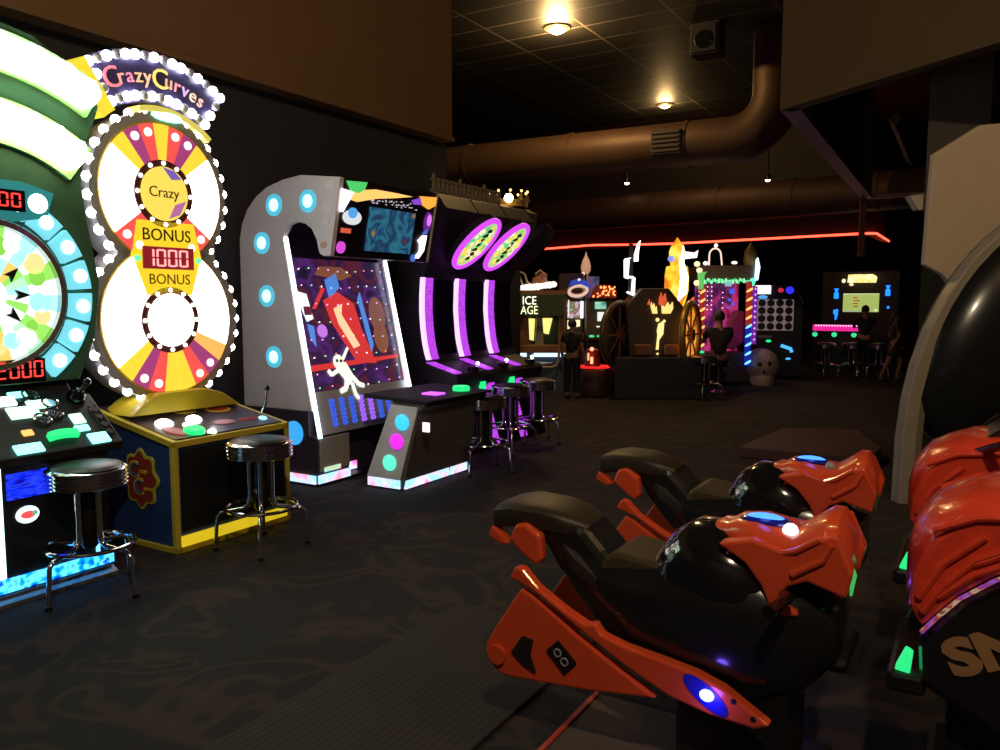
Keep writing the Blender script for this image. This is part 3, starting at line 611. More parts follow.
    def hero(g):
        g.M = F @ Matrix.Translation((0, 0, .10)); g.disc(.38, .44, .055, -.016, -.006, 16, 0, .06)
        for pts, w in (([(.41, .40), (.50, .27)], .06), ([(.38, .38), (.28, .34), (.25, .38)], .018), ([(.45, .30), (.42, .22), (.35, .20)], .024), ([(.52, .30), (.58, .24), (.64, .22)], .02), ([(.44, .46), (.52, .55)], .012), ([(.50, .26), (.52, .16), (.55, .12)], .016)):
            for a, b in zip(pts, pts[1:]):
                d = Vector((b[0]-a[0], b[1]-a[1])).normalized(); n = Vector((-d.y, d.x))*w
                g.prism([(a[0]+n.x, a[1]+n.y), (b[0]+n.x*.8, b[1]+n.y*.8), (b[0]-n.x*.8, b[1]-n.y*.8), (a[0]-n.x, a[1]-n.y)], 'xz', -.015, -.005, 0)
        g.disc(.36, .45, .014, -.02, -.016, 10, 1); g.disc(.405, .445, .014, -.02, -.016, 10, 1)
    fmesh('white_figure', [glow('figure_white', (.9, .95, .8), 1.1), mat('figure_eye', (.05, .05, .05), .4, vary=.1)], hero, pf)
    lm = [glow('led_w', (1, .9, .9), 2.), glow('led_p', (1, .4, .9), 1.6), glow('led_g', (.3, 1, .4), 1.3), glow('led_b', (.4, .5, 1), 1.6), glow('led_r', (1, .3, .3), 1.6)]
    lp = [[] for _ in lm]
    for r_, (z, n) in enumerate(((1.30, 10), (1.16, 10), (1.02, 9), (.88, 9), (.74, 9), (.60, 9), (.46, 8), (.34, 8))):
        for i in range(n): lp[(i*2+r_) % 5].append(tuple(F @ Vector((.12+1.0*i/(n-1), -.012, z+.012*math.sin(i+r_)))))
    for k, m in enumerate(lm):
        b = MB(); b.ball((0, 0, 0), .0062, 8); copies(b.build('led', m, pf, True), lp[k], pf)
    for i in range(7):
        x = .20+i*.115
        def bar(g, i=i, x=x):
            for k in range(3): g.seg('8', x, .03+k*.075, .055, .07, -.006, .014)
        fmesh('digit_display', glow('digit_blue', (.04, .13, .9), .9) if i not in (3, 4) else glow('digit_violet', (.35, .12, 1), 1.2), bar)
    # rainbow edge strips: left and right
    strip = collage('rainbow_strip', [(1, .5, .8), (.7, .95, 1), (1, .9, 1), (.4, .85, 1), (1, .75, .9)], 3.2, 6, (1, 1, 1))
    g = MB(); g.tube([(.018, -.018, .385), (.018, .30, 1.93)], .017, 8); g.build('light_strip', strip, t)
    g = MB(); g.tube([(1.215, .02, .62), (1.165, .26, 1.80)], .017, 8); g.build('light_strip', strip, t)
    g = MB(); g.prism([(.55, .59), (.80, .59), (.80, 2.0), (.33, 2.0)], 'yz', Wd-.06, Wd-.02); g.build('inner_cheek', LI, t)
    # base light strips
    base = collage('pink_base_strip', [(1, .2, .7), (1, .7, .95), (.3, .8, 1), (1, .55, .9), (1, .35, .45)], 1.3, 7)
    g = MB(); g.box(-.012, .004, .02, .30, .025, .09); g.build('base_light', base, t)
    g = MB(); g.box(.0, .36, -.014, 0, .03, .095); g.build('base_light', base, t)
    g = MB(); g.box(.42, .62, .146, .16, .03, .095); g.build('base_light', base, t)
    g = MB(); g.box(.004, Wd-.004, .03, .8, 0, .02); g.build('plinth', BLACK, t)
    # player console in front, right half
    x0, x1 = .235, 1.09
    prof = [(-.345, .02), (-.645, .02), (-.86, .66), (-.86, .69), (-.575, .70)]
    prof = [(-.30, .02), (-.645, .02), (-.80, .62), (-.86, .665), (-.86, .69), (-.56, .705), (-.56, .66)]
    g = MB(); g.prism(prof, 'yz', x0, x1); cn = g.build('player_console', mat('console_grey', (.10, .09, .09), .5, vary=.15), t, False, .006)
    g = MB(); g.prism([(-.30, .09), (-.625, .09), (-.80, .655), (-.55, .665)], 'yz', x0-.012, x0); g.build('console_side', mat('pale_side'), cn, False, .003)
    for y, z, m in ((-.655, .535, glow('disc_cyan', (.05, .62, .95), 1.1)), (-.60, .385, glow('disc_magenta', (.85, .03, .85), 1.)), (-.53, .215, glow('disc_mint', (.12, .9, .62), 1.1))):
        g = MB(); g.lathe([(.062, 0), (.06, -.012), (.045, -.02), (.0, -.022)], (x0-.012, y, z), 24, 0, 'x'); g.build('side_light', m, cn, True)
    g = MB(); g.prism([(-.30, .7), (-.90, .69), (-.91, .71), (-.30, .735)], 'yz', x0-.03, x1+.02); g.build('console_top', mat('console_top', (.005, .004, .006), .7, vary=.1), cn, False, .006)
    g = MB(); g.box(x0-.014, x0, -.62, -.31, .02, .085); g.build('base_light', base, cn)
    g = MB(); g.box(x0+.01, x1-.27, -.665, -.64, .02, .085); g.box(x1-.25, x1, -.665, -.64, .02, .085); g.build('base_light', base, cn)
    g = MB(); g.box(x0-.01, x0, -.90, -.84, .48, .55); g.build('corner_lamp', glow('corner_white', (1, .8, .85), 1.5), cn)
    for x, m in ((.52, PURPLE_LED), (.86, GREEN_BTN)):
        g = MB(); g.box(x-.06, x+.06, -.80, -.66, .722, .735) if m is PURPLE_LED else g.lathe([(.07, .72), (.07, .75), (.06, .76), (0, .762)], (x, -.76, 0), 24); g.build('console_button', m, cn)
    g = MB(); g.box(.62, .66, -.70, -.69, .3, .46); g.build('coin_slot', BLACKG, cn)
game_c()

# ------------------------------------------------------------------ purple-lit cabinets
def purple(s, label, disc, first=None):
    o = row(1.626+1.711+s+.05, .469-.276)
    t = thing('drop_game_cabinet', label, 'arcade machine', o, ROT, 'purple-lit cabinets')
    w = .52
    prof = [(0, .0), (.0, .05), (.145, .50), (.05, .64), (.03, .73), (.06, .765), (.365, .85), (.39, .93), (.42, 1.1), (.44, 1.35), (.43, 1.62), (.39, 1.72), (.14, 2.28), (.25, 2.42), (.45, 2.46), (.66, 2.4), (.72, 2.2), (.72, 0)]
    g = MB(); g.prism(prof, 'yz', -.19, w-.17); g.build('cabinet', mat('midnight_cabinet', (.007, .005, .012), .55, vary=.2), t, False, .006)
    PT = collage('purple_mesh', [(.22, .015, .42), (.50, .05, .80), (.60, .08, .95), (.35, .03, .6)], 1.05, 60)
    # front light bands that follow the profile at the left edge
    up = [(.435, 1.66), (.447, 1.5), (.45, 1.35), (.44, 1.2), (.42, 1.05), (.395, .95), (.375, .89)]
    g = MB()
    for (a, b), (c, d) in zip(up, up[1:]):
        g.add([(-.18, a-.02, b), (-.02, a-.02, b), (-.02, c-.02, d), (-.18, c-.02, d), (-.18, a, b), (-.02, a, b), (-.02, c, d), (-.18, c, d)], [(0, 3, 2, 1), (4, 5, 6, 7), (0, 1, 5, 4), (1, 2, 6, 5), (2, 3, 7, 6), (3, 0, 4, 7)])
    g.build('light_band', PT, t)
    g = MB()
    for (a, b), (c, d) in zip(up, up[1:]):
        g.add([(-.205, a-.03, b), (-.16, a-.03, b), (-.16, c-.03, d), (-.205, c-.03, d), (-.205, a, b), (-.16, a, b), (-.16, c, d), (-.205, c, d)], [(0, 3, 2, 1), (4, 5, 6, 7), (0, 1, 5, 4), (1, 2, 6, 5), (2, 3, 7, 6), (3, 0, 4, 7)])
    g.build('edge_tube', glow('lilac_tube', (.9, .45, 1), 1.7), t)
    g = MB(); g.prism([(.06, .768), (.38, .858), (.38, .87), (.06, .78)], 'yz', -.195, -.08); g.build('light_band', PT, t)
    g = MB(); g.prism([(.14, .48), (.0, .03), (-.014, .03), (.126, .48)], 'yz', -.195, -.06); g.prism([(.05, .64), (.13, .52), (.12, .51), (.036, .63)], 'yz', -.19, -.08); g.build('light_band', PT, t)
    g = MB(); g.prism([(.13, .48), (-.012, .04), (-.012, .0), (.1, .0)], 'yz', .1, w-.17); g.build('knee_panel', BLACK, t)
    # playfield glass between the bands
    g = MB(); g.prism([(.42, 1.66), (.43, 1.35), (.41, 1.1), (.38, .93), (.40, .93), (.44, 1.3), (.44, 1.66)], 'yz', .0, w-.2); g.build('play_window', mat('dark_window', (.01, .006, .02), .08, vary=.2, coat=.5), t)
    g = MB(); g.lathe([(.055, 0), (.055, .03), (.045, .04), (0, .042)], (.17, .09, .775), 24); g.build('start_button', BLACKG, t, True)
    g = MB(); g.box(.22, .30, .03, .06, .575, .665)
    if disc: g.build('coin_lamp', GREEN_BTN, t)
    g = MB(); g.ball((.42, .2, .82), .02, 10); g.build('deck_lamp', WHITE_GLOW, t, True)
    # round header disc leaning over the player
    M = Matrix.Translation((.23, .11, 2.0)) @ Matrix.Rotation(R(46), 4, 'X') @ Matrix.Diagonal((.93, 1, .94, 1))
    if disc:
        g = MB(); g.M = M; g.disc(0, 0, .245, -.03, .05, 44, 0, .34); d = g.build('header_disc', mat('header_shell', (.02, .015, .03), .4, vary=.1), t)
        g = MB(); g.M = M
        pts = [(.222*math.cos(2*PI*i/44), -.03, .318*math.sin(2*PI*i/44)) for i in range(44)]
        g.tube(pts, .028, 10, 0, True); g.build('header_ring', glow('violet_ring', (.70, .07, .95), 1.05), d, True)
        g = MB(); g.M = M; g.disc(0, 0, .205, -.036, -.03, 40, 0, .298)
        rnd = random.Random(int(s*10)+3)
        for i in range(46):
            a, q = rnd.random()*2*PI, math.sqrt(rnd.random())*.9; g.disc(.185*q*math.cos(a), .27*q*math.sin(a), .018+.026*rnd.random(), -.040-i*.0002, -.036, 9, 1+i % 3)
        for k in range(7): z = -.20+k*.062; g.prism([(-.02+.03*math.sin(k*2.1), z), (.03+.02*math.sin(k*1.3), z+.02), (.01, z+.055), (-.03, z+.035)], 'xz', -.058, -.05, 4)
        g.build('header_print', [glow('print_lime', (.55, .8, .25), .85), glow('print_green', (.15, .75, .25), .85), glow('print_gold', (.95, .75, .12), .95), glow('print_cream', (1, .9, .6), .95), mat('print_dark', (.03, .04, .02), .5, vary=.1)], d)
    else:
        g = MB(); g.M = M; g.disc(0, 0, .245, -.03, .05, 44, 0, .34); g.build('header_disc', mat('unlit_header', (.02, .012, .03), .35, vary=.2), t)
    return t
purple(0, 'nearest purple-lit cabinet with a round green and yellow header ring', True)
purple(.56, 'middle purple-lit cabinet, its round lit header ring seen past the first', True)
purple(1.12, 'farthest purple-lit cabinet, header ring dark behind the other two', False)

# ------------------------------------------------------------------ tall kiosk behind the purple cabinets
def kiosk():
    o = row(4.15, 1.35); t = thing('prize_kiosk', 'tall dark kiosk with pale picket strip and gold bulb crown behind the purple cabinets', 'kiosk', o, ROT)
    g = MB(); g.prism([(.0, 0), (.0, 2.0), (-.2, 2.3), (-.25, 2.55), (-.1, 2.62), (.7, 2.62), (.7, 0)], 'yz', 0, 2.2); g.build('kiosk_body', mat('plum_kiosk', (.018, .011, .018), .6, vary=.3), t)
    g = MB(); g.box(-.15, 1.2, -.29, -.25, 2.58, 2.605); g.box(-.15, 1.2, -.29, -.25, 2.69, 2.705)
    for i in range(17): g.box(-.13+i*.082, -.105+i*.082, -.29, -.26, 2.56, 2.76 if i % 6 == 0 else 2.72)
    g.build('picket_strip', mat('pale_picket', (.35, .28, .2), .6, vary=.2), t)
    cx, cy = 1.92, .02
    g = MB(); g.lathe([(.22, 2.62), (.24, 2.62), (.26, 2.70), (.24, 2.70)], (cx, cy, 0), 24)
    for i in range(10):
        a = 2*PI*i/10; x, y = cx+.245*math.cos(a), cy+.245*math.sin(a); g.lathe([(.04, 2.69), (.0, 2.8)], (x, y, 0), 8)
    cr = g.build('crown', mat('crown_gold', (.5, .33, .1), .35, .7, vary=.1), t, True)
    b = MB(); b.ball((0, 0, 0), .017, 10); bb = b.build('bulb', glow('crown_bulb', (1, .62, .2), 2.5), cr, True)
    copies(bb, [(cx+.245*math.cos(2*PI*i/10), cy+.245*math.sin(2*PI*i/10), 2.81) for i in range(10)], cr)
    g = MB(); g.ball((1.55, -.2, 2.69), .055, 12); g.build('top_lamp', LAMPG, t, True)
kiosk()

# ------------------------------------------------------------------ far machines
def far(name, label, x, y, rot=ROOM, cat='arcade machine', group=None):
    return thing(name, label, cat, (x, y, 0), rot, group)
SNOW = glow('snow_lamp', (1, .92, .85), 1.2); CREAM = glow('cream_lamp', (1, .85, .5), 1.1); LEMON = glow('lemon_lamp', (1, .88, .25), 1.1)
DKBR = mat('dark_brown', (.05, .025, .018), .6, vary=.3)
def ice_game():
    t = far('ice_cave_game', 'far snowy arcade game with lit two-line sign and blue-white counter light', .48, 12.6, R(0))
    BR = mat('ice_brown', (.26, .12, .07), .6, vary=.3); DG = mat('moss_dark', (.03, .06, .035), .5, vary=.4, scale=14)
    g = MB(); g.box(-.55, .72, 0, .8, 0, .62); g.build('counter_base', mat('steel_blue', (.06, .10, .16), .5, vary=.3, scale=14), t)
    g = MB(); g.box(-.62, .76, -.06, .8, .62, .74); g.build('counter', BR, t, False, .01)
    g = MB(); g.box(-.56, -.06, -.05, -.02, .56, .63); g.box(.05, .70, -.05, -.02, .56, .63); g.build('counter_light', glow('counter_ice', (.65, .85, 1), 1.4), t)
    for x, w, m in ((-.16, .13, BR), (.10, .09, mat('ice_pale', (.3, .32, .3), .5, vary=.2)), (.46, .09, BR)):
        g = MB(); g.prism([(x-.02, .74), (x+w+.02, .74), (x+w, 1.2), (x, 1.2)], 'xz', .05, .22); g.build('pillar', m, t)
    g = MB(); g.box(-.2, .60, .25, .9, .74, 1.2); g.build('cave_body', DG, t)
    g = MB(); g.prism([(-.02, .82), (.06, .80), (.08, 1.15), (-.06, 1.16)], 'xz', .22, .25); g.prism([(.22, .92), (.30, .90), (.36, 1.16), (.20, 1.16)], 'xz', .22, .25); g.build('lit_window', LEMON, t)
    g = MB(); g.box(-.19, .52, -.02, .6, 1.19, 1.54); sb = g.build('sign_box', DG, t, False, .01)
    text('ICE', .185, glow('sign_snow', (1, 1, .82), 1.5), sb, front(-.02, -.024, 1.435, 0, .85)); text('AGE', .185, glow('sign_lime', (.9, 1, .55), 1.4), sb, front(-.02, -.024, 1.285, 0, .78))
    g = MB(); g.box(-.16, .56, .0, .6, 1.54, 1.6); sl_ = g.build('snow_ledge', BR, t)
    rnd = random.Random(5)
    g = MB()
    for i in range(9): g.ball((-.12+.06*i, .08+.1*rnd.random(), 1.63+.008*i), (.06, .06, .045+.02*rnd.random()), 10)
    g.build('snow_lumps', SNOW, sl_, True)
    g = MB(); g.ball((.14, .25, 1.72), (.12, .1, .13), 12); g.ball((.2, .25, 1.82), (.08, .08, .08), 12); g.build('rock_topper', mat('topper_brown', (.28, .13, .07), .7, vary=.3), t, True)
    g = MB(); g.tube([(-.08, .2, 1.62), (-.14, .2, 1.74), (-.19, .2, 1.86), (-.16, .2, 1.89), (-.09, .2, 1.86), (-.05, .2, 1.74), (0, .2, 1.70)], .016, 8); g.tube([(.08, .2, 1.86), (.16, .2, 1.92), (.22, .2, 1.86), (.28, .2, 1.68)], .014, 8)
    g.build('curled_topper', mat('tusk_pale', (.5, .42, .32), .5, vary=.1), t, True)
    g = MB(); g.box(.60, .615, .1, .13, 1.2, 1.45); g.build('side_lamp', glow('side_white', (1, .9, .9), 1.), t)
ice_game()
def monster_game():
    t = far('monster_game', 'far arcade game under a blue cap with pale-lipped open mouth and flame topper', 1.17, 13.6, R(0))
    g = MB(); g.prism([(0, 0), (0, .78), (-.15, .8), (-.15, .84), (.15, .9), (.2, 1.5), (.1, 1.9), (.7, 1.9), (.7, 0)], 'yz', -.16, .255); g.build('cabinet', DKBR, t)
    g = MB(); g.box(-.02, .24, .10, .16, 1.14, 1.42); g.build('screen', collage('monster_screen', [(.2, .25, .4), (.7, .7, .8), (.5, .1, .1), (.1, .3, .15), (.8, .8, .8)], .8, 9), t)
    g = MB(); g.box(.205, .25, .08, .1, 1.14, 1.43); g.build('light_strip', glow('cool_strip', (.85, .9, 1), 2), t)
    # cap and mouth
    g = MB(); g.ball((.16, .12, 1.60), (.20, .16, .13), 20); mo = g.build('mouth_shell', mat('mouth_pale', (.6, .45, .38), .5, vary=.1), t, True)
    n = 26
    g = MB(); g.tube([(.15+.155*math.cos(2*PI*i/n), -.02, 1.60+.085*math.sin(2*PI*i/n)+.02*math.cos(2*PI*i/n)) for i in range(n)], .025, 8, 0, True); g.build('lips', glow('lip_pale', (.9, .62, .5), .75), mo, True)
    g = MB(); g.ball((.13, -.03, 1.61), (.10, .02, .05), 16); g.build('mouth_hole', mat('mouth_dark', (.04, .012, .01), .5, vary=.1), mo, True)
    g = MB(); g.prism([(0, 1.69), (.04, 1.77), (.16, 1.81), (.28, 1.77), (.37, 1.66), (.3, 1.67), (.16, 1.73)], 'xz', -.06, .2); g.build('cap', glow('cap_blue', (.02, .06, .5), .8), mo, False, .01)
    g = MB(); g.ball((.16, -.07, 1.79), .022, 8); g.build('cap_lamp', SNOW, mo, True)
    g = MB(); g.lathe([(.0, 2.28), (.02, 2.2), (.06, 2.12), (.085, 2.02), (.08, 1.95), (.05, 1.9), (.0, 1.89)], (.30, .2, 0), 16); tp = g.build('flame_topper', glow('topper_peach', (.75, .40, .25), .55), t, True)
    g = MB(); g.tube([(.27, .2, 1.76), (.25, .2, 1.85), (.26, .2, 1.95)], .022, 8); g.tube([(.33, .2, 1.78), (.33, .2, 1.92)], .02, 8); g.build('topper_post', mat('post_pale', (.5, .5, .4), .5, vary=.1), tp, True)
    g = MB(); g.ball((.245, .15, 1.89), .03, 10); g.build('topper_lamp', CREAM, tp, True)
    for x, z, h in ((-.13, 1.42, .12), (-.13, 1.55, .03)):
        g = MB(); g.ball((x, .06, z), (.03, .03, h/2), 12); g.build('amber_lamp', glow('amber', (1, .6, .15), 1.2), t, True)
    g = MB()
    for x0, x1, z0, z1 in ((-.14, -.06, .88, 1.08), (-.03, .07, .95, 1.1), (.09, .2, .98, 1.11)): g.prism([(x0, z0), (x1, z0+.02), (x1, z1), (x0+.01, z1)], 'xz', .12, .15)
    g.build('lit_panel', CREAM, t)
    for x in (-.12, .06):
        g = MB(); g.lathe([(.035, .80), (.035, .83), (0, .84)], (x, -.1, 0), 16); g.build('start_button', GREEN_BTN, t, True)
    # neighbour with red bead marquee
    t = far('bead_marquee_game', 'far narrow arcade game with red bulb marquee and teal screen', 1.72, 13.2, R(0))
    g = MB(); g.prism([(0, 0), (0, .78), (-.15, .8), (-.15, .84), (.1, .9), (.2, 1.5), (.45, 1.5), (.45, 0)], 'yz', -.28, .16); g.build('cabinet', DKBR, t)
    g = MB(); g.prism([(-.24, 1.48), (.20, 1.48), (.2, 1.6), (.14, 1.68), (.0, 1.70), (-.12, 1.69), (-.2, 1.60)], 'xz', .02, .2); mq = g.build('marquee', mat('red_marquee', (.3, .03, .02), .5, vary=.2), t)
    rnd = random.Random(2); lc = []
    for i in range(34): lc.append((-.2+.38*rnd.random(), .012, 1.50+.17*rnd.random()))
    b = MB(); b.ball((0, 0, 0), .014, 8); bb = b.build('bulb', glow('red_bead', (1, .28, .08), 3), mq, True); copies(bb, lc, mq)
    g = MB(); g.box(-.14, .04, .12, .17, 1.30, 1.42); g.build('screen', collage('teal_screen', [(.05, .2, .15), (.2, .6, .45), (.4, .8, .6)], .9, 12), t)
    g = MB(); g.box(-.10, .04, .10, .15, 1.10, 1.25); g.box(-.12, .03, .06, .1, 1.0, 1.02); g.build('lit_panel', glow('pale_panel', (.8, .85, .8), 1.), t)
    for x in (-.22, -.09):
        g = MB(); g.lathe([(.04, .84), (.04, .87), (0, .88)], (x, -.1, 0), 16); g.build('start_button', GREEN_BTN, t, True)
    t = far('purple_totem', 'slim purple and blue lit sign standing between the mouth topper and the red bead marquee', 1.62, 14.2, R(0), 'sign')
    g = MB(); g.box(-.02, .02, 0, .04, 0, 1.4); g.box(-.15, .15, -.1, .14, 0, .04); g.build('post', BLACK, t)
    g = MB(); g.prism([(-.10, 1.4), (.10, 1.4), (.13, 1.86), (-.08, 1.86)], 'xz', -.02, .06); p = g.build('sign_panel', collage('totem_art', [(.03, .05, .12), (.10, .12, .3), (.3, .08, .3), (.05, .05, .2)], .5, 8), t)
    g = MB(); g.ball((-.02, -.03, 1.47), .05, 12); g.build('lamp', glow('totem_violet', (.7, .05, .9), 1.2), p, True)
monster_game()
def red_ride():
    t = far('kiddie_ride', 'small machine glowing red with a bright red vertical tube, beside the standing person', 1.42, 11.9, R(0), 'ride')
    g = MB(); g.lathe([(.0, .02), (.2, .02), (.22, .1), (.16, .4), (0, .42)], (0, .1, 0), 20); g.build('base', DKBR, t, True)
    g = MB(); g.tube([(.22*math.cos(2*PI*i/28), .1+.2*math.sin(2*PI*i/28), .45) for i in range(28)], .018, 8, 0, True); g.build('glow_ring', glow('ring_red', (.9, .02, .02), 1.), t, True)
    g = MB(); g.lathe([(.12, .42), (.10, .7), (.0, .74)], (-.02, .15, 0), 16); g.build('column', mat('ride_red', (.35, .03, .02), .4, vary=.2), t, True)
    g = MB(); g.tube([(-.05, .02, .50), (-.05, .02, .6)], .02, 8); g.ball((-.05, .02, .72), .03, 10); g.tube([(-.1, .03, .55), (-.1, .03, .66)], .01, 8); g.build('red_tube', glow('tube_red', (1, .25, .12), 3), t, True)
    t = far('side_table', 'low dark table edged by a bent pale rail, left of the standing person', .54, 11.9, R(0), 'table')
    g = MB(); g.prism([(-.45, 0), (-.2, .55), (.28, .32), (.1, 0)], 'xy', .46, .50); g.build('table_top', mat('table_brown', (.22, .14, .09), .35, vary=.3), t, False, .008)
    g = MB(); g.lathe([(.05, .46), (.04, .05), (.2, .02), (.2, 0)], (-.06, .2, 0), 16); g.build('leg', BLACK, t, True)
    g = MB(); g.tube([(-.28, -.05, .47), (.22, -.05, .45), (.3, -.05, .48), (.33, -.05, .55), (.34, -.05, .80)], .02, 8); g.build('rail', mat('pale_rail', (.45, .4, .36), .4, vary=.1), t, True)
red_ride()
def twin_wheels():
    t = far('twin_wheel_game', 'dark arcade game between two big ring wheels with flame-shaped yellow windows', 2.28, 11.7, R(0))
    NV = mat('midnight_base', (.012, .012, .03), .5, vary=.3)
    g = MB(); g.box(-.62, .72, -.1, .9, 0, .62); g.build('base', NV, t, False, .02)
    g = MB(); g.prism([(-.36, .62), (.36, .62), (.42, 1.35), (.2, 1.62), (-.2, 1.62), (-.42, 1.35)], 'xz', .1, .8); g.build('cabinet', mat('umber_cabinet', (.05, .028, .02), .5, vary=.3), t, False, .02)
    for cx, lit in ((-.50, 0), (.56, 1)):
        wx, cz, rz = cx, .93, .47
        n = 40
        M = Matrix.Translation((wx, .22, cz)) @ Matrix.Rotation(R(62 if lit else 50) * (1), 4, 'Z')
        g = MB(); g.M = M; g.tube([(rz*math.cos(2*PI*i/n), 0, rz*math.sin(2*PI*i/n)) for i in range(n)], .05, 10, 0, True)
        wl = g.build('ring_wheel', mat('gold_rim', (.45, .27, .06), .4, .5, vary=.2) if lit else mat('dark_rim', (.13, .08, .06), .4, .3, vary=.2), t, True)
        g = MB(); g.M = M
        if lit:
            g.sector(0, 0, .12, .42, 0, 359.9, .02, .06, 40); g.build('wheel_face', collage('wheel_amber', [(.25, .05, .01), (.5, .14, .02), (.95, .42, .05), (.8, .22, .03), (1, .5, .08)], 1., 6), wl)
        else:
            g.disc(0, 0, .44, .02, .06, 36); g.build('wheel_face', mat('wheel_dark', (.03, .02, .02), .3, vary=.3), wl)
        g = MB(); g.M = M
        for i in range(8):
            a = 2*PI*i/8; g.tube([(.07*math.cos(a), -.0, .07*math.sin(a)), (.44*math.cos(a), -.0, .44*math.sin(a))], .014, 6)
        g.lathe([(.0, -.03), (.09, -.02), (.09, .05), (0, .06)], (0, 0, 0), 16, 0, 'y'); g.build('spokes', mat('spoke_brown', (.25, .10, .03), .5, vary=.2), wl)
    FL = glow('flame_window', (1, .72, .22), 1.15)
    g = MB(); g.prism([(-.04, 1.25), (.03, 1.25), (.015, 1.36), (.0, 1.32), (-.02, 1.40), (-.045, 1.36), (-.06, 1.42), (-.07, 1.36)], 'xz', .06, .1); g.build('flame_window', FL, t)
    g = MB(); g.prism([(.10, 1.25), (.22, 1.25), (.26, 1.33), (.25, 1.42), (.21, 1.36), (.18, 1.42), (.14, 1.35), (.09, 1.37)], 'xz', .06, .1); g.build('flame_window', FL, t)
    g = MB(); g.prism([(.05, 1.38), (.12, 1.36), (.16, 1.44), (.14, 1.55), (.1, 1.47), (.08, 1.56), (.05, 1.46)], 'xz', .05, .1); g.build('red_flame', glow('red_flame', (.85, .12, .04), .8), t)
    g = MB(); g.prism([(-.12, 1.38), (-.08, 1.38), (-.09, 1.46)], 'xz', .05, .1); g.build('red_flame', MATS['red_flame'], t)
    g = MB(); g.prism([(.02, .72), (.055, .72), (.06, .86), (.12, .95), (.13, 1.1), (.12, 1.14), (.05, 1.1), (.03, 1.0), (.04, .93)], 'xz', .06, .1); g.ball((.03, .06, 1.16), .03, 8); g.ball((.13, .06, 1.14), .022, 8); g.ball((.04, .06, .66), .018, 8); g.build('lit_figure', glow('figure_gold', (1, .78, .3), 1.2), t)
    for x0, x1 in ((-.30, -.06), (.14, .34)):
        g = MB(); g.box(x0, x1, -.02, .1, .64, .80); g.build('seat_pad', mat('rust_pad', (.22, .08, .05), .6, vary=.3), t, False, .02)
    # white zigzag on a dark mast at the left
    g = MB(); g.box(-.36, -.30, .3, .36, 1.5, 2.28); ms = g.build('mast', BLACK, t)
    g = MB()
    zz = [(-.30, 1.53), (-.27, 1.53), (-.29, 1.8), (-.40, 1.81), (-.41, 2.06), (-.38, 2.06)]
    g.prism([(-.29, 2.02), (-.23, 2.02), (-.225, 2.15), (-.20, 2.33), (-.245, 2.28), (-.29, 2.12)], 'xz', .26, .3)
    g.prism([(-.435, 1.78), (-.375, 1.76), (-.36, 2.04), (-.415, 2.05), (-.44, 2.04)], 'xz', .26, .3); g.prism([(-.435, 1.78), (-.30, 1.77), (-.30, 1.80), (-.43, 1.81)], 'xz', .262, .3)
    g.prism([(-.33, 1.53), (-.275, 1.53), (-.27, 1.78), (-.31, 1.79)], 'xz', .26, .3); g.prism([(-.40, 1.56), (-.29, 1.51), (-.29, 1.54), (-.38, 1.58)], 'xz', .262, .3); g.prism([(-.44, 2.03), (-.34, 2.06), (-.34, 2.075), (-.43, 2.06)], 'xz', .262, .3)
    g.build('zigzag_light', glow('zigzag_white', (1, 1, .95), 2.2), ms)
twin_wheels()
def flame_lamp():
    t = far('flame_lamp', 'tall glowing yellow and orange flame figure above the gold ring wheel', 2.84, 12.85, R(0), 'lamp')
    g = MB(); g.box(-.25, .25, -.1, .5, 0, 1.25); g.build('base', DKBR, t, False, .02)
    g = MB(); g.lathe([(.06, 1.22), (.14, 1.4), (.19, 1.6), (.19, 1.85), (.17, 1.98), (.10, 2.0), (.12, 2.1), (.13, 2.22), (.09, 2.32), (.02, 2.42), (0, 2.45)], (0, .1, 0), 20); fl = g.build('flame_body', collage('flame_fire', [(.9, .15, .01), (1, .33, .01), (1, .58, .03), (1, .75, .12), (1, .45, .02)], 1.3, 5), t, True)
    g = MB(); g.prism([(-.02, 1.42), (.1, 1.55), (.13, 1.8), (.06, 2.05), (.05, 2.3), (.0, 2.05), (.02, 1.8)], 'xz', -.14, -.08); g.build('flame_core', glow('flame_core', (1, .97, .8), 5), fl)
    g = MB(); g.ball((-.12, -.02, 2.10), (.06, .03, .05), 10); g.build('blue_patch', glow('patch_blue', (.25, .3, .8), .9), fl, True)
    g = MB(); g.prism([(.10, 2.1), (.30, 2.12), (.32, 2.24), (.26, 2.20), (.12, 2.22)], 'xz', .02, .06); g.build('pink_flag', glow('flag_pink', (1, .7, .8), 1.5), t)
    g = MB()
    for x, z in ((.30, 2.02), (.34, 1.92), (.30, 1.72)): g.ball((x, .0, z), (.05, .03, .045), 10)
    g.build('cream_lamps', CREAM, t, True)
    g = MB(); g.prism([(.34, 1.62), (.40, 1.62), (.42, 1.85), (.46, 1.9), (.32, 1.88)], 'xz', -.02, .04); g.build('green_stem', glow('stem_green', (.15, .6, .15), .8), t)
    g = MB(); g.prism([(-.22, 1.24), (-.1, 1.24), (-.05, 1.4), (-.14, 1.32)], 'xz', -.1, -.04); g.build('red_flame', MATS['red_flame'], t)
    g = MB(); g.prism([(.12, 1.3), (.26, 1.36), (.24, 1.5), (.16, 1.42)], 'xz', -.1, -.04); g.build('red_flame', MATS['red_flame'], t)
flame_lamp()
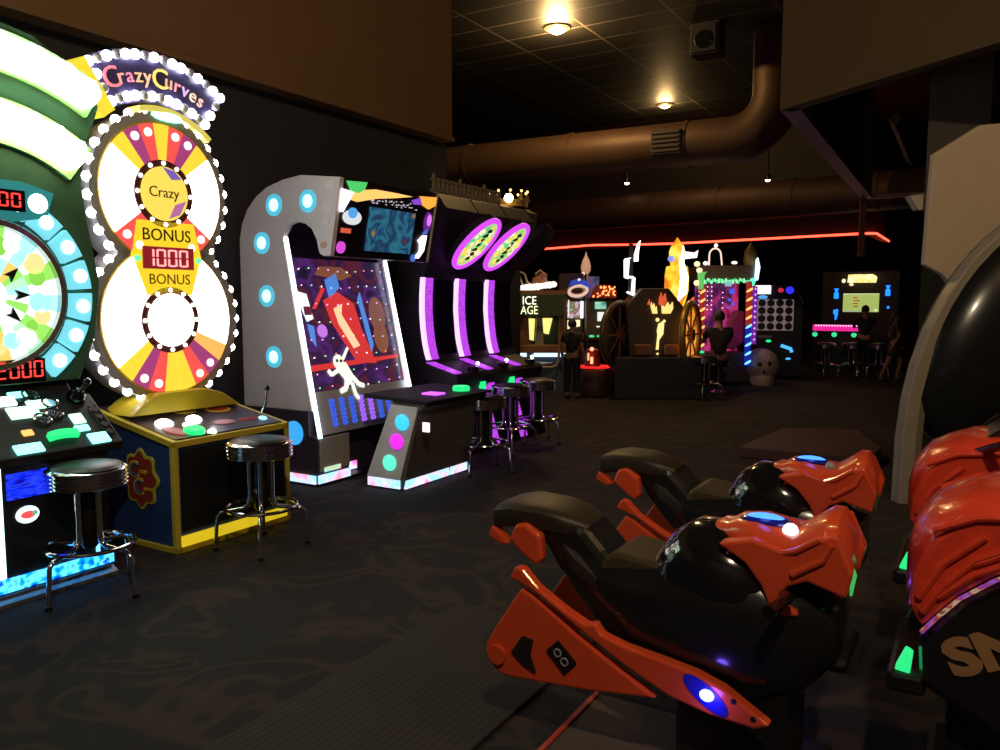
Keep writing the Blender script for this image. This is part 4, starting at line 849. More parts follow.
def circus():
    t = far('carnival_ride_game', 'far carnival game with candy-striped lamp pole, pink beaded inside and gold dome topper', 3.85, 13.7, R(0))
    RF = mat('fair_roof', (.22, .15, .13), .6, vary=.3, scale=14)
    g = MB(); g.box(-.42, .42, -.1, .9, .05, .55); g.build('base', mat('fair_base', (.08, .05, .08), .5, vary=.4, scale=16), t, False, .02)
    g = MB(); g.box(-.44, .50, -.12, .9, 0, .05); g.build('plinth', BLACK, t)
    g = MB(); g.box(-.44, .44, -.12, .9, 1.77, 2.03); rf = g.build('roof', RF, t, False, .01)
    g = MB()
    rnd = random.Random(9)
    for i in range(30): x = -.44+.88*i/29; g.ball((x, -.14, 1.745+.05*rnd.random()), (.02, .02, .025+.02*rnd.random()), 8, i % 2)
    g.build('green_fringe', [glow('fringe_green', (.08, .7, .2), 1.), glow('fringe_mint', (.3, .9, .5), 1.2)], rf, True)
    g = MB(); g.ball((.40, -.14, 1.75), (.05, .04, .07), 10); g.build('fringe_lamp', glow('fringe_teal', (.1, .95, .6), 1.4), rf, True)
    n = 12
    g = MB(); g.tube([(-.30, .0, 2.03), (-.30, 0, 2.2)]+[(-.20-.10*math.cos(PI*i/n), 0, 2.2+.12*math.sin(PI*i/n)) for i in range(n+1)]+[(-.1, 0, 2.2), (-.08, 0, 2.03)], .014, 8); g.build('arch_topper', glow('arch_cream', (1, .75, .6), 1.1), rf, True)
    g = MB(); g.ball((-.19, 0, 2.37), .035, 10); g.ball((-.36, 0, 2.07), (.045, .04, .035), 10); g.ball((.13, 0, 2.08), (.055, .03, .028), 10); g.build('roof_lamps', SNOW, rf, True)
    g = MB(); g.lathe([(.11, 2.03), (.12, 2.15), (.10, 2.28), (.05, 2.37), (.015, 2.41), (.015, 2.43)], (.45, .15, 0), 18); g.build('gold_dome', mat('dome_gold', (.42, .27, .08), .45, .3, vary=.1), rf, True)
    g = MB(); g.prism([(.44, 1.78), (.49, 1.78), (.52, 2.0), (.48, 2.16), (.45, 2.12)], 'xz', -.16, -.12); g.build('light_blade', glow('blade_ice', (.55, .85, 1), 2.2), rf)
    g = MB(); g.prism([(-.06, 1.68), (.05, 1.68), (.04, 1.76), (-.05, 1.76)], 'xz', -.17, -.13); g.build('roof_badge', glow('badge_sky', (.35, .55, .7), .8), rf)
    # beaded pink inside
    g = MB(); g.box(-.40, .36, .5, .56, .55, 1.77); bk = g.build('back_panel', collage('pink_inside', [(.10, .005, .03), (.5, .02, .12), (.75, .05, .25), (.2, .02, .16), (.04, .01, .06), (.45, .04, .22)], .65, 3.2, (1.6, 1, .8)), t)
    lc = [(-.34+.075*i, .485, 1.28+.08*k) for i in range(4) for k in range(6)]+[(.08, .485, .95+.09*k) for k in range(8)]
    b = MB(); b.ball((0, 0, 0), .011, 8); bb = b.build('bulb', glow('bead_pink', (1, .6, .75), 1.8), bk, True); copies(bb, lc, bk)
    g = MB()
    for x, z, r in ((.24, 1.6, .05), (.2, 1.45, .03), (.26, 1.38, .03), (.18, 1.32, .025)): g.ball((x, .47, z), (r, .02, r), 10)
    g.build('blue_lamps', glow('inside_blue', (.05, .12, .9), 1.), bk, True)
    g = MB(); g.prism([(-.14, .62), (.2, .60), (.36, .72), (.36, 1.25), (.24, 1.28), (.14, 1.1), (.08, .85), (-.1, .82)], 'xz', .1, .4); g.build('pink_seat', mat('seat_pink', (.55, .06, .2), .4, vary=.2), t, False, .03)
    # candy poles with spiral lamps
    def pole(x, y, z0, z1, r, split, nm):
        g = MB(); g.tube([(x, y, z0), (x, y, split)], r, 14, 0); g.tube([(x, y, split), (x, y, z1)], r, 14, 1)
        p = g.build(nm, [glow('pole_blue', (.01, .03, .6), .55), glow('pole_red', (.5, .03, .02), .55)], t, True)
        k = 0; z = z0+.06
        while z < z1-.06:
            g = MB(); hot = z > split
            g.tube([(x+(r+.006)*math.sin(-1.1+2.2*i/6), y-(r+.006)*math.cos(-1.1+2.2*i/6), z-.035+.07*i/6) for i in range(7)], [.006, .016, .02, .021, .02, .016, .006], 8)
            g.build('spiral_lamp', glow('spiral_gold', (1, .5, .12), 1.5) if hot else glow('spiral_sky', (.2, .65, 1), 1.5), p, True); z += .152
        return p
    pole(.34, -.17, .34, 1.76, .05, 1.02, 'candy_pole'); pole(-.44, -.14, .62, 1.72, .045, .63, 'candy_pole')
    g = MB(); g.tube([(.47, -.05, .7), (.47, -.05, 1.68)], .05, 12); pp = g.build('bead_pillar', glow('pillar_violet', (.28, .03, .5), .5), t, True)
    b = MB(); b.ball((0, 0, 0), .018, 8); bb = b.build('bulb', glow('bead_violet', (.65, .35, 1), 1.3), pp, True); copies(bb, [(.47, -.105, .78+.095*i) for i in range(10)], pp)
    # pale skull-like dome at the front right
    g = MB(); g.ball((.63, .0, .33), (.31, .24, .30), 20); g.lathe([(.22, .0), (.24, .12), (.2, .2)], (.63, 0, 0), 18); sk = g.build('pale_dome', mat('dome_lilac', (.45, .33, .38), .6, vary=.3, scale=14), t, True)
    g = MB(); g.ball((.55, -.19, .36), (.055, .05, .06), 12); g.ball((.70, -.19, .37), (.055, .05, .065), 12); g.ball((.62, -.21, .24), (.03, .03, .04), 10); g.build('dome_hollow', mat('hollow_dark', (.03, .015, .03), .7, vary=.2), sk, True)
    g = MB(); g.lathe([(.04, .0), (.04, .03), (0, .04)], (-.42, -.12, .55), 12); g.build('start_button', GREEN_BTN, t, True)
    g = MB(); g.ball((-.46, -.16, .72), .03, 8); g.ball((-.53, -.16, .74), .025, 8); g.build('deck_lamps', [glow('deck_peach', (1, .6, .4), 2)], t, True)
circus()
def dots_game():
    t = far('giant_dot_board_game', 'far dark round-shouldered game with a pale board of dark discs and a white lit sign', 5.15, 14.9, R(-12))
    g = MB(); n = 14
    g.prism([(-.42, 0), (.46, 0), (.46, 1.35)]+[(.02+.44*math.cos(R(90*i/n)), 1.35+.38*math.sin(R(90*i/n))) for i in range(n+1)]+[(-.42, 1.73)], 'xz', .1, .8); cb = g.build('cabinet', mat('ink_cabinet', (.02, .018, .03), .35, vary=.3), t, False, .02)
    g = MB(); g.box(-.36, .30, .06, .1, .88, 1.46); bd = g.build('board', glow('board_self_lit', (.55, .40, .42), .22, (.6, .5, .5)), t, False, .02)  # faint emission added to make the board read pale; it is no lamp
    dd = MB(); dd.disc(0, 0, .068, -.01, 0, 18); o = dd.build('disc', mat('disc_dark', (.03, .02, .03), .4, vary=.2), bd); copies(o, [(-.27+.16*i, .058, .96+.145*k) for i in range(4) for k in range(4)], bd)
    g = MB(); g.box(-.40, -.12, .02, .1, 1.56, 1.72); g.build('lit_sign', glow('sign_white', (1, .95, 1), 1.4), t, False, .01)
    g = MB(); g.ball((-.26, .06, 1.50), (.09, .03, .035), 12); g.build('blue_lamp', glow('lamp_sky', (.1, .4, .9), .9), t, True)
    g = MB(); g.ball((.06, .08, 1.63), (.05, .03, .045), 12); g.ball((.22, .08, 1.63), (.075, .03, .07), 12, 1); g.build('disc_lamps', [glow('lamp_red', (.7, .03, .05), .8), glow('lamp_blue', (.03, .03, .9), 1.1)], t, True)
    g = MB(); g.prism([(-.4, .05), (.42, .05), (.42, .70), (-.4, .78)], 'xz', -.25, .1); cs = g.build('console', mat('ink_cabinet'), t, False, .02)
    g = MB(); g.box(-.36, -.12, -.27, -.2, .755, .80); g.build('grey_panel', mat('panel_grey', (.4, .38, .4), .5, vary=.1), cs)
    g = MB(); g.ball((-.17, -.26, .70), (.05, .03, .025), 10); g.build('start_button', GREEN_BTN, cs, True)
    g = MB(); g.tube([(.05, -.27, .62), (.22, -.27, .56), (.24, -.27, .5)], .03, 8); g.ball((.18, -.27, .38), (.05, .02, .02), 8); g.build('cyan_light', glow('light_azure', (.08, .5, 1), 1.2), cs, True)
dots_game()
def screen_game():
    t = far('big_screen_game', 'far game with big green screen, yellow marquee and blue side glyphs', 7.28, 16.35, ROOM); t.scale = (.87, 1, .97)
    g = MB(); g.box(-.85, .85, .3, .9, 0, 2.1); g.build('cabinet', mat('black_cabinet', (.004, .003, .004), .6, vary=.2), t, False, .02)
    g = MB(); g.box(-.36, .42, .26, .3, 1.24, 1.63); sc = g.build('screen', glow('screen_green', (.48, .62, .16), .75), t)
    rnd = random.Random(4)
    g = MB()
    for k in range(8): z = 1.35+.03*k; x = -.08+.03*math.sin(k*2); g.box(x-.06*rnd.random()-.03, x+.05+.05*rnd.random(), .252, .26, z, z+.018, k % 2)
    g.box(-.36, .42, .253, .26, 1.615, 1.63, 2); g.box(-.34, .1, .253, .26, 1.245, 1.27, 3); g.ball((.36, .256, 1.28), (.035, .006, .03), 8, 2)
    g.build('screen_art', [glow('scr_dark', (.10, .06, .02), .6), glow('scr_orange', (.8, .4, .08), .8), glow('scr_pale', (.8, .85, .6), .9), glow('scr_grey', (.45, .5, .4), .8)], sc)
    g = MB(); g.prism([(-.26, 1.86), (.34, 1.86), (.36, 1.98), (.28, 2.03), (-.24, 2.03)], 'xz', .1, .3); mq = g.build('marquee', collage('gold_marquee', [(1, .75, .15), (1, .9, .45), (.9, .5, .08), (1, .95, .6)], 1.5, 6), t, False, .01)
    g = MB(); g.ball((-.36, .24, 1.90), .045, 10); g.ball((-.18, .2, 1.82), (.05, .03, .03), 10); g.build('marquee_lamp', CREAM, t, True)
    BL = glow('glyph_blue', (.01, .22, 1), 1.8)
    for x, z in ((-.52, 1.62), (.60, 1.68), (-.52, 1.18)):
        g = MB(); g.prism([(x-.05, z+.12), (x+.05, z+.12), (x+.02, z+.05), (x+.05, z+.02), (x+.05, z-.1), (x-.05, z-.1), (x-.05, z+.02), (x-.02, z+.05)] if z > 1.3 else [(x-.05, z+.1), (x+.05, z+.12), (x+.05, z), (x+.02, z-.1), (x-.01, z-.12), (x-.02, z), (x-.05, z+.02)], 'xz', .27, .3); g.build('side_glyph', BL, t)
    g = MB(); g.ball((.62, .28, 1.34), .03, 8); g.build('blue_lamp', BL, t, True)
    c = far('game_counter', 'far counter edged in glowing pink with green buttons below the big green screen', 6.75, 15.75, ROOM, 'counter')
    g = MB(); g.box(-.55, .5, 0, .4, .05, .80); g.build('counter_body', BLACK, c, False, .01)
    g = MB(); g.box(-.52, .48, .03, .37, 0, .05); g.build('plinth', BLACK, c)
    g = MB(); g.box(-.56, .5, -.03, .0, .84, .96); g.build('pink_band', glow('band_pink', (.85, .02, .3), 1.), c)
    g = MB(); g.box(-.56, .51, -.02, .4, .8, .84); g.build('counter_top', BLACKG, c)
    lc = [(-.5+.05*i, -.035, .945) for i in range(20)]
    b = MB(); b.ball((0, 0, 0), .016, 8); bb = b.build('bulb', glow('bead_hotpink', (1, .45, .75), 2), c, True); copies(bb, lc, c)
    for x in (-.52, -.16, .20):
        g = MB(); g.lathe([(.05, 0), (.05, -.03), (0, -.04)], (x, -.02, .77), 14, 0, 'y'); g.build('green_button', glow('button_sea', (.05, .7, .3), 1.1), c, True)
screen_game()

# ------------------------------------------------------------------ ride-on racers: two face right, two face them
OLIVE = mat('olive_black', (.026, .020, .012), .5, vary=.3, scale=5)
BODYB = mat('body_black', (.010, .010, .012), .22, coat=.4, vary=.2)
HOLE_SHADE = mat('hole_shade', (.012, .006, .006), .6, vary=.2)
def bike(loc, label, lit):
    t = thing('ride_on_racer', label, 'arcade machine', loc, ROOM, 'orange ride-on racers')
    g = MB(); g.box(.72, 1.06, -.13, .13, .04, .34); g.box(.82, 1.14, -.19, .19, 0, .05); g.build('pedestal', BLACK, t, False, .02)
    g = MB(); g.loft([(.26, .62, .05, .06), (.34, .58, .09, .11), (.46, .50, .12, .15), (.6, .46, .17, .19), (.78, .46, .21, .20), (.95, .46, .22, .19), (1.08, .47, .17, .16), (1.17, .50, .09, .1)], 20); g.build('body', BODYB, t, True)
    g = MB(); g.loft([(.615, .55, .03, .04), (.63, .565, .09, .1), (.68, .59, .14, .15), (.75, .605, .165, .175), (.84, .60, .17, .185), (.93, .575, .165, .175), (1.02, .54, .13, .14), (1.08, .5, .05, .06)], 22, 0, .85); g.build('tank', mat('tank_black', (.008, .008, .01), .12, coat=.6, vary=.1), t, True)
    # tail
    g = MB(); g.loft([(.055, .695, .03, .11), (.065, .70, .045, .13), (.13, .715, .045, .135), (.25, .712, .045, .125), (.34, .70, .04, .11), (.40, .69, .02, .08)], 18, 0, .5); tl = g.build('tail', OLIVE, t, True)
    for s in (-1, 1):
        g = MB(); g.prism([(.045, .635), (.06, .675), (.10, .65), (.13, .62), (.10, .61)], 'xz', s*.115-.02, s*.115+.02); g.build('tail_lip', ORANGE, tl, False, .008)
        g = MB(); g.prism([(.135, .64), (.16, .695), (.20, .705), (.255, .67), (.265, .59), (.245, .565), (.20, .59)], 'xz', s*.125-.025, s*.125+.025); g.build('tail_flank', ORANGE, tl, False, .012)
    g = MB(); g.prism([(.20, .69), (.33, .72), (.39, .71), (.46, .64), (.52, .56), (.52, .47), (.40, .49), (.30, .55), (.27, .60)], 'xz', -.105, .105); g.build('seat_back', VINYL, t, False, .03)
    g = MB(); g.loft([(.30, .63, .05, .1), (.36, .585, .06, .13), (.46, .53, .06, .15), (.56, .52, .06, .14), (.64, .54, .05, .1)], 16); g.build('seat', mat('seat_vinyl', (.016, .014, .014), .45, bump=.2, scale=70), t, True)
    g = MB(); g.prism([(.45, .575), (.48, .635), (.52, .65), (.70, .63), (.72, .60), (.70, .57)], 'xz', -.12, .12); g.build('saddle_pad', mat('saddle_olive', (.065, .05, .025), .35, vary=.2, coat=.2), t, False, .015)
    for s in (-1, 1):
        y0, y1 = (s*.20, s*.245) if s > 0 else (s*.245, s*.20)
        up = [(.195, .545), (.215, .585), (.24, .585), (.30, .53), (.40, .475), (.47, .445), (.50, .455), (.52, .425), (.60, .405), (.72, .39), (.82, .375), (.90, .35), (1.03, .275), (.99, .255), (.86, .262), (.74, .285), (.60, .345), (.44, .43), (.28, .52), (.235, .535)]
        g = MB(); g.prism(up, 'xz', y0, y1); fr = g.build('side_fairing', ORANGE, t, False, .008)
        lo = [(.235, .515), (.125, .345), (.105, .31), (.10, .275), (.112, .24), (.14, .215), (.18, .205), (.30, .215), (.50, .235), (.70, .265), (.58, .325), (.44, .40), (.28, .497)]
        g = MB(); g.prism(lo, 'xz', y0+.006, y1-.006); g.build('lower_fairing', ORANGE, fr, False, .008)
        e = s*.2405; f = s*.2475
        g = MB(); g.prism([(.205, .30), (.245, .36), (.285, .355), (.275, .30), (.295, .25), (.25, .265)], 'xz', min(e, f), max(e, f)); g.build('diamond_shade', HOLE_SHADE, fr)  # dark plate stands for the shade inside the diamond hole
        g = MB(); g.prism([(.335, .335), (.375, .375), (.44, .315), (.40, .27)], 'xz', min(e, f), max(e, f)); bd = g.build('badge', BLACK, fr)
        if s < 0:
            for dx, dz in ((-.012, .012), (.012, -.012)):
                rg = MB(); rg.M = Matrix.Translation((.388+dx, f-.001, .323+dz)); rg.tube([(.012*math.cos(2*PI*i/14), 0, .012*math.sin(2*PI*i/14)) for i in range(14)], .003, 5, 0, True); rg.build('badge_mark', mat('badge_grey', (.3, .28, .27), .5, vary=.1), bd)
        g = MB(); g.tube([(.15, s*.235, .275+.0)]*1+[(.15, s*.252, .275)], .032, 18); g.build('pivot_cap', ORANGE, fr, True)
        e, f = s*.2445, s*.2475
        g = MB(); n = 20; g.prism([(.85+.078*math.cos(2*PI*i/n)*.82+.03*math.sin(2*PI*i/n)*.57, .32-.078*math.cos(2*PI*i/n)*.57+.03*math.sin(2*PI*i/n)*.82) for i in range(n)], 'xz', min(e, f), max(e, f)); sl = g.build('lamp_slot', glow('slot_blue', (.02, .02, .5), .08), fr)
        g = MB(); g.ball((.855, s*.25, .322), (.022, .012, .018), 14); g.build('slot_lamp', glow('bike_blue_lamp', (.16, .2, 1), 6), sl, True)
        for x, z in ((.93, .322), (.985, .285)):
            g = MB(); g.tube([(x, s*.243, z), (x, s*.247, z)], .008, 10); g.build('bolt', BLACK, fr)
        if s < 0: lamp('slot_light', (0, 0, 0), .4, (.2, .1, 1), 'POINT', .02).parent = sl; sl.children[-1].location = (.87, -.285, .318)
    # cowl: ridged neck, broad nose, arms down to the body
    g = MB(); g.loft([(.785, .735, .015, .03), (.80, .735, .032, .06), (.83, .742, .04, .075), (.85, .747, .034, .08), (.88, .755, .045, .10), (.94, .755, .05, .125), (1.0, .738, .055, .14), (1.05, .728, .06, .15), (1.09, .745, .07, .155), (1.135, .77, .08, .15), (1.165, .765, .085, .135), (1.20, .715, .06, .11)], 22, 0, .75); cw = g.build('cowl', ORANGE, t, True)
    for s in (-1, 1):
        a, b = s*.10, s*.165
        arm = [(.85, .745), (.93, .70), (.975, .645), (1.0, .59), (1.03, .565), (1.08, .57), (1.075, .585), (1.045, .595), (1.03, .62), (1.05, .652), (1.10, .675), (1.20, .645), (1.215, .715), (1.17, .815), (1.12, .795), (1.04, .748), (.95, .772)]
        g = MB(); g.prism(arm, 'xz', min(a, b), max(a, b)); g.build('cowl_arm', ORANGE, cw, False, .015)
        g = MB(); g.tube([(1.06, s*.168, .69), (1.14, s*.168, .745), (1.16, s*.166, .79)], .01, 8); g.build('cowl_ridge', ORANGE, cw, True)
        g = MB(); g.tube([(1.0, s*.15, .73), (1.07, s*.166, .76), (1.13, s*.164, .80)], .009, 8); g.build('cowl_ridge', ORANGE, cw, True)
        g = MB(); g.tube([(.86, s*.10, .71), (.885, s*.13, .703)], .018, 12); g.build('neck_knob', ORANGE, cw, True)
        g = MB(); g.tube([(1.02, s*.12, .62), (1.06, s*.2, .635), (1.03, s*.30, .62)], [.016, .016, .02], 10); g.build('handlebar', BLACKG, t, True)
    g = MB(); g.ball((.955, -.03, .802), (.058, .032, .016), 18); g.build('blue_lamp', glow('bike_sky_lamp', (.05, .22, 1), 2.4), cw, True)
    g = MB(); g.ball((.955, -.03, .796), (.076, .046, .016), 18); g.build('lamp_bezel', mat('blue_bezel', (.01, .02, .25), .2, coat=.5, vary=.1), cw, True)
    g = MB(); g.ball((1.035, -.075, .788), (.022, .022, .022), 14); g.build('round_button', glow('bike_white_btn', (.95, .9, 1), 3.5) if lit else mat('grey_button', (.35, .3, .28), .3, vary=.1), cw, True)
    for s in (-1,):
        g = MB(); g.prism([(1.205, .645), (1.211, .645), (1.220, .70), (1.206, .735)], 'xz', s*.12-.008, s*.12+.008); g.build('green_marker', glow('marker_green', (.1, .8, .2), .45) if lit else mat('marker_unlit', (.05, .12, .05), .4, vary=.1), t)
    l = lamp('cowl_light', (.955, -.05, .85), .08, (.1, .15, 1), 'POINT', .02); l.parent = t
    return t
bike((-.012, 2.85, 0), 'nearer of two orange racers facing right, its round white button lit', True)
bike((.465, 3.73, 0), 'farther of two orange racers facing right, its round button dark', False)

def snow_racer(loc, label, near):
    t = thing('snow_racer', label, 'arcade machine', loc, ROOM, 'red snow racers'); t.scale = (1, 1, .95)
    REDP = mat('red_cowl', (.80, .065, .028), .25, coat=.5, vary=.15, scale=13, bump=.7)
    g = MB(); g.box(.15, 1.3, -.16, .16, .05, .36); g.box(.1, 1.4, -.26, .26, 0, .06); g.build('pedestal', BLACK, t, False, .02)
    g = MB(); g.prism([(.085, .40), (.075, .56), (.16, .68), (.30, .80), (.7, .86), (1.2, .72), (1.35, .55), (1.3, .30), (.3, .28)], 'xz', -.255, .255); bd = g.build('belly', BODYB, t, False, .03)
    # cowl
    g = MB(); g.loft([(.03, .69, .08, .08), (.05, .725, .13, .16), (.10, .77, .15, .22), (.16, .80, .155, .255), (.25, .86, .13, .275), (.40, .90, .10, .28), (.6, .91, .07, .26), (.8, .88, .04, .2)], 26, 0, .6); cw = g.build('cowl', REDP, t, True)
    for s in (-1, 1):
        y0, y1 = sorted((s*.235, s*.285))
        arch = [(.085, .585), (.05, .65), (.055, .74), (.10, .86), (.17, .93), (.30, .96), (.8, .94), (.8, .88), (.5, .86), (.34, .82), (.25, .77), (.17, .70), (.12, .635)]
        g = MB(); g.prism(arch, 'xz', y0, y1); pl = g.build('cowl_side', REDP, cw, False, .02)
        g = MB()
        for pts in ([(.085, .64), (.13, .72), (.20, .81), (.30, .87)], [(.075, .68), (.13, .79), (.22, .88)], [(.12, .69), (.2, .77), (.34, .85)], [(.10, .88), (.2, .93), (.35, .95)], [(.2, .80), (.3, .86), (.5, .905)]):
            g.tube([(x, s*.287, z) for x, z in pts], .011, 8)
        g.build('cowl_ridge', REDP, cw, True)
        ed = [(.085, .58), (.12, .63), (.17, .695), (.25, .765), (.34, .815), (.5, .855)]
        g = MB(); g.tube([(x, s*.287, z) for x, z in ed], .006, 8, 0); g.build('sparkle_edge', collage('sparkle_trim', [(.3, .1, .05), (.9, .6, .4), (.5, .05, .05), (.4, .1, .8), (.8, .2, .1)], .5, 30), cw, True)
        if near and s < 0:
            TX = mat('brown_letter', (.36, .19, .075), .6, vary=.1)
            def word(body, size, x, z, rl): text(body, size, TX, bd, front(x, -.258, z, rl, 1.2), depth=.002, bold=.007)
            word('SNO', .14, .305, .575, R(27))
    for s in (-1, 1):
        g = MB(); g.prism([(.02, .43), (.06, .425), (.065, .485), (.045, .495)], 'xz', s*.215-.022, s*.215+.022); g.build('green_marker', glow('marker_bright', (.03, .85, .25), 1.) if s < 0 else mat('marker_unlit', (.05, .12, .05), .4, vary=.1), t, False, .005)
    g = MB(); g.box(.0, .1, -.24, .24, .36, .425); g.build('bumper', BLACK, t, False, .015)
    for s in (-1, 1):
        g = MB(); g.tube([(.19, s*.14, .91), (.26, s*.24, .94), (.34, s*.40, 1.0)], [.014, .015, .018], 10); g.build('handlebar', BLACKG, t, True)
    g = MB(); g.loft([(.55, .86, .05, .16), (.8, .84, .06, .18), (1.1, .80, .06, .18), (1.3, .76, .04, .14)], 16); g.build('seat', VINYL, t, True)
    g = MB(); g.prism([(.22, .93), (.26, .95), (.42, 1.06), (.40, 1.08)], 'xz', -.16, .16); g.build('windscreen', mat('smoke_screen', (.02, .015, .015), .1, coat=.4, vary=.1), t, False, .005)
    return t
snow_racer((1.22, 2.39, 0), 'nearer red snow racer with large brown letters on its black belly, at the right edge', True)
snow_racer((1.66, 3.25, 0), 'farther red snow racer behind the lettered one at the right edge', False)

# ------------------------------------------------------------------ big round pod with pale rim, its header board
def pod():
    D = 5.6
    t = thing('round_pod_cabinet', 'tall cabinet with pale curved rim around a big glossy black dome, beside the column', 'arcade machine', (3.9, D, 0))
    ox = 3.9
    def P(px, py, d=0.): return ((px-500)/800*(D+d)-ox, CAMZ-(py-300)/800*(D+d))
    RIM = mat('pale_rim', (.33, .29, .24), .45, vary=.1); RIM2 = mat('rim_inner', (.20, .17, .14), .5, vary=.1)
    outer = [(905, 507), (906, 440), (910, 400), (917, 365), (929, 328), (946, 293), (968, 259), (1000, 227), (1040, 203), (1085, 192), (1130, 200), (1165, 228), (1185, 270), (1195, 330), (1198, 507)]
    inner = [(1186, 507), (1183, 332), (1173, 275), (1155, 238), (1127, 212), (1085, 204), (1044, 215), (1007, 238), (978, 268), (957, 300), (941, 333), (930, 367), (923, 400), (920, 440), (919, 507)]
    g = MB(); g.prism([P(*q) for q in outer+inner], 'xz', -.02, .10); g.build('rim', RIM, t, False, .008)
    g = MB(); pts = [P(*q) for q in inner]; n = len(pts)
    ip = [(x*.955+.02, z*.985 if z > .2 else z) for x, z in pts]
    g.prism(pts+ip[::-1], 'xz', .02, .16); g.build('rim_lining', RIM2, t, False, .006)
    g = MB(); g.prism([(x*.97+.02, z*.99 if z > .2 else z) for x, z in ip], 'xz', .10, .20); g.build('shell', mat('pod_shell', (.02, .018, .02), .5, vary=.2), t)
    # leaning dome
    cx, cz = P(1022, 325)
    M = Matrix.Translation((cx, .10, cz)) @ Matrix.Rotation(R(33), 4, 'Y')
    g = MB(); g.M = M; g.ball((0, 0, 0), (.56, .30, .98), 40)
    g.build('dome', mat('dome_gloss', (.012, .013, .014), .22, coat=.5, vary=.2), t, True)
    g = MB(); g.M = M; k = 48; g.tube([(.565*math.cos(2*PI*i/k), -.0, .985*math.sin(2*PI*i/k)) for i in range(k)], .014, 8, 0, True); g.build('dome_ring', mat('ring_grey', (.10, .10, .10), .35, .4, vary=.1), t, True)
    hb = [P(*q, .24) for q in ((925, 158), (969, 130), (1000, 127), (1100, 124), (1140, 150), (1145, 262), (1120, 300), (960, 300), (940, 275), (921, 265))]
    hb = [(x, z) for x, z in hb]
    g = MB(); g.prism(hb, 'xz', .24, .30); g.build('header_board', mat('board_taupe', (.52, .42, .33), .6, vary=.08), t, False, .008)
    g = MB(); g.box(.4, .52, .3, .4, .1, 2.4); g.build('board_post', BLACK, t)
pod()
g = MB(); g.prism([(2.2, 7.3), (3.2, 6.8), (3.5, 7.25), (3.75, 8.3), (3.0, 8.4)], 'xy', 0, .10); o = g.build('low_platform', mat('maroon_platform', (.055, .022, .018), .6, vary=.2), None, False, .01)
tag(o, 'low maroon platform on the floor left of the column', 'platform')
g = MB(); g.prism([(3.52, 2.34), (3.64, 2.36), (3.64, 2.22), (3.60, 2.22)], 'xz', 6.98, 7.08); o = g.build('wedge_fixture', mat('fixture_pale', (.5, .45, .38), .5, vary=.1), None, False, .004); tag(o, 'small pale wedge fixture on the left side of the column', 'fixture')
g = MB(); g.box(-.05, .05, -.02, .02, 2.25, 3.2); g.box(-.06, .06, -.03, .03, 2.22, 2.27); o = g.build('hanging_strip', mat('strip_rust', (.10, .04, .03), .6, vary=.2)); o.location = (6.37, 14.26, 0); tag(o, 'narrow dark strip hanging from the far corner of the right bulkhead', 'banner')
# mats on the floor by the racers
def ribbed():
    m = bpy.data.materials.new('ribbed_mat'); m.use_nodes = True; nt = m.node_tree; b = nt.nodes['Principled BSDF']
    tc = nt.nodes.new('ShaderNodeTexCoord'); w = nt.nodes.new('ShaderNodeTexWave'); w.inputs['Scale'].default_value = 11; w.inputs['Distortion'].default_value = .3
    w.bands_direction = 'X'; cr = nt.nodes.new('ShaderNodeValToRGB'); e = cr.color_ramp.elements
    e[0].position = .35; e[0].color = (.008, .006, .0055, 1); e[1].position = .6; e[1].color = (.02, .015, .012, 1)
    nt.links.new(tc.outputs['Object'], w.inputs['Vector']); nt.links.new(w.outputs['Fac'], cr.inputs['Fac']); nt.links.new(cr.outputs['Color'], b.inputs['Base Color'])
    b.inputs['Roughness'].default_value = .85
    return m
g = MB(); g.box(-.62, .12, -.75, .75, 0, .012); o = g.build('ribbed_mat', ribbed(), None, False, .004); o.location = (-.05, 2.75, 0); o.rotation_euler.z = ROOM; tag(o, 'dark ribbed rubber mat on the carpet by the tail of the nearer orange racer', 'mat')
g = MB(); g.box(0, .46, -.8, 0, 0, .014); g.box(.0, .02, -.8, 0, .014, .02, 1); g.box(.44, .46, -.8, 0, .014, .02, 1); o = g.build('floor_mat', [mat('tan_mat', (.08, .055, .038), .85, bump=.4, scale=120, vary=.3), mat('mat_red_edge', (.45, .04, .02), .6, vary=.2)], None, False, .003)
o.location = (.35, 2.82, 0); o.rotation_euler.z = ROOM; tag(o, 'tan floor mat with red edges below the nearer orange racer', 'mat')

# ------------------------------------------------------------------ people, far off and mostly in the dark
def skin(name, verts, edges, radii, m, parent, root=0, sub=1):
    me = bpy.data.meshes.new(name); me.from_pydata(verts, edges, []); o = bpy.data.objects.new(name, me); COL.objects.link(o)
    o.modifiers.new('skin', 'SKIN').use_smooth_shade = True
    if not me.skin_vertices: 
        bpy.context.view_layer.objects.active = o; bpy.ops.mesh.customdata_skin_add()
    for i, r in enumerate(radii):
        v = me.skin_vertices[0].data[i]; v.radius = r if isinstance(r, tuple) else (r, r); v.use_root = (i == root)
    d = o.modifiers.new('sub', 'SUBSURF'); d.levels = sub; d.render_levels = sub
    bpy.context.view_layer.update()
    nm = bpy.data.meshes.new_from_object(o.evaluated_get(bpy.context.evaluated_depsgraph_get()))
    nm.materials.clear(); nm.materials.append(m); o.modifiers.clear(); o.data = nm; bpy.data.meshes.remove(me)
    o.name = name; o.parent = parent
    return o
SKINM = mat('skin', (.42, .22, .15), .5, vary=.08)
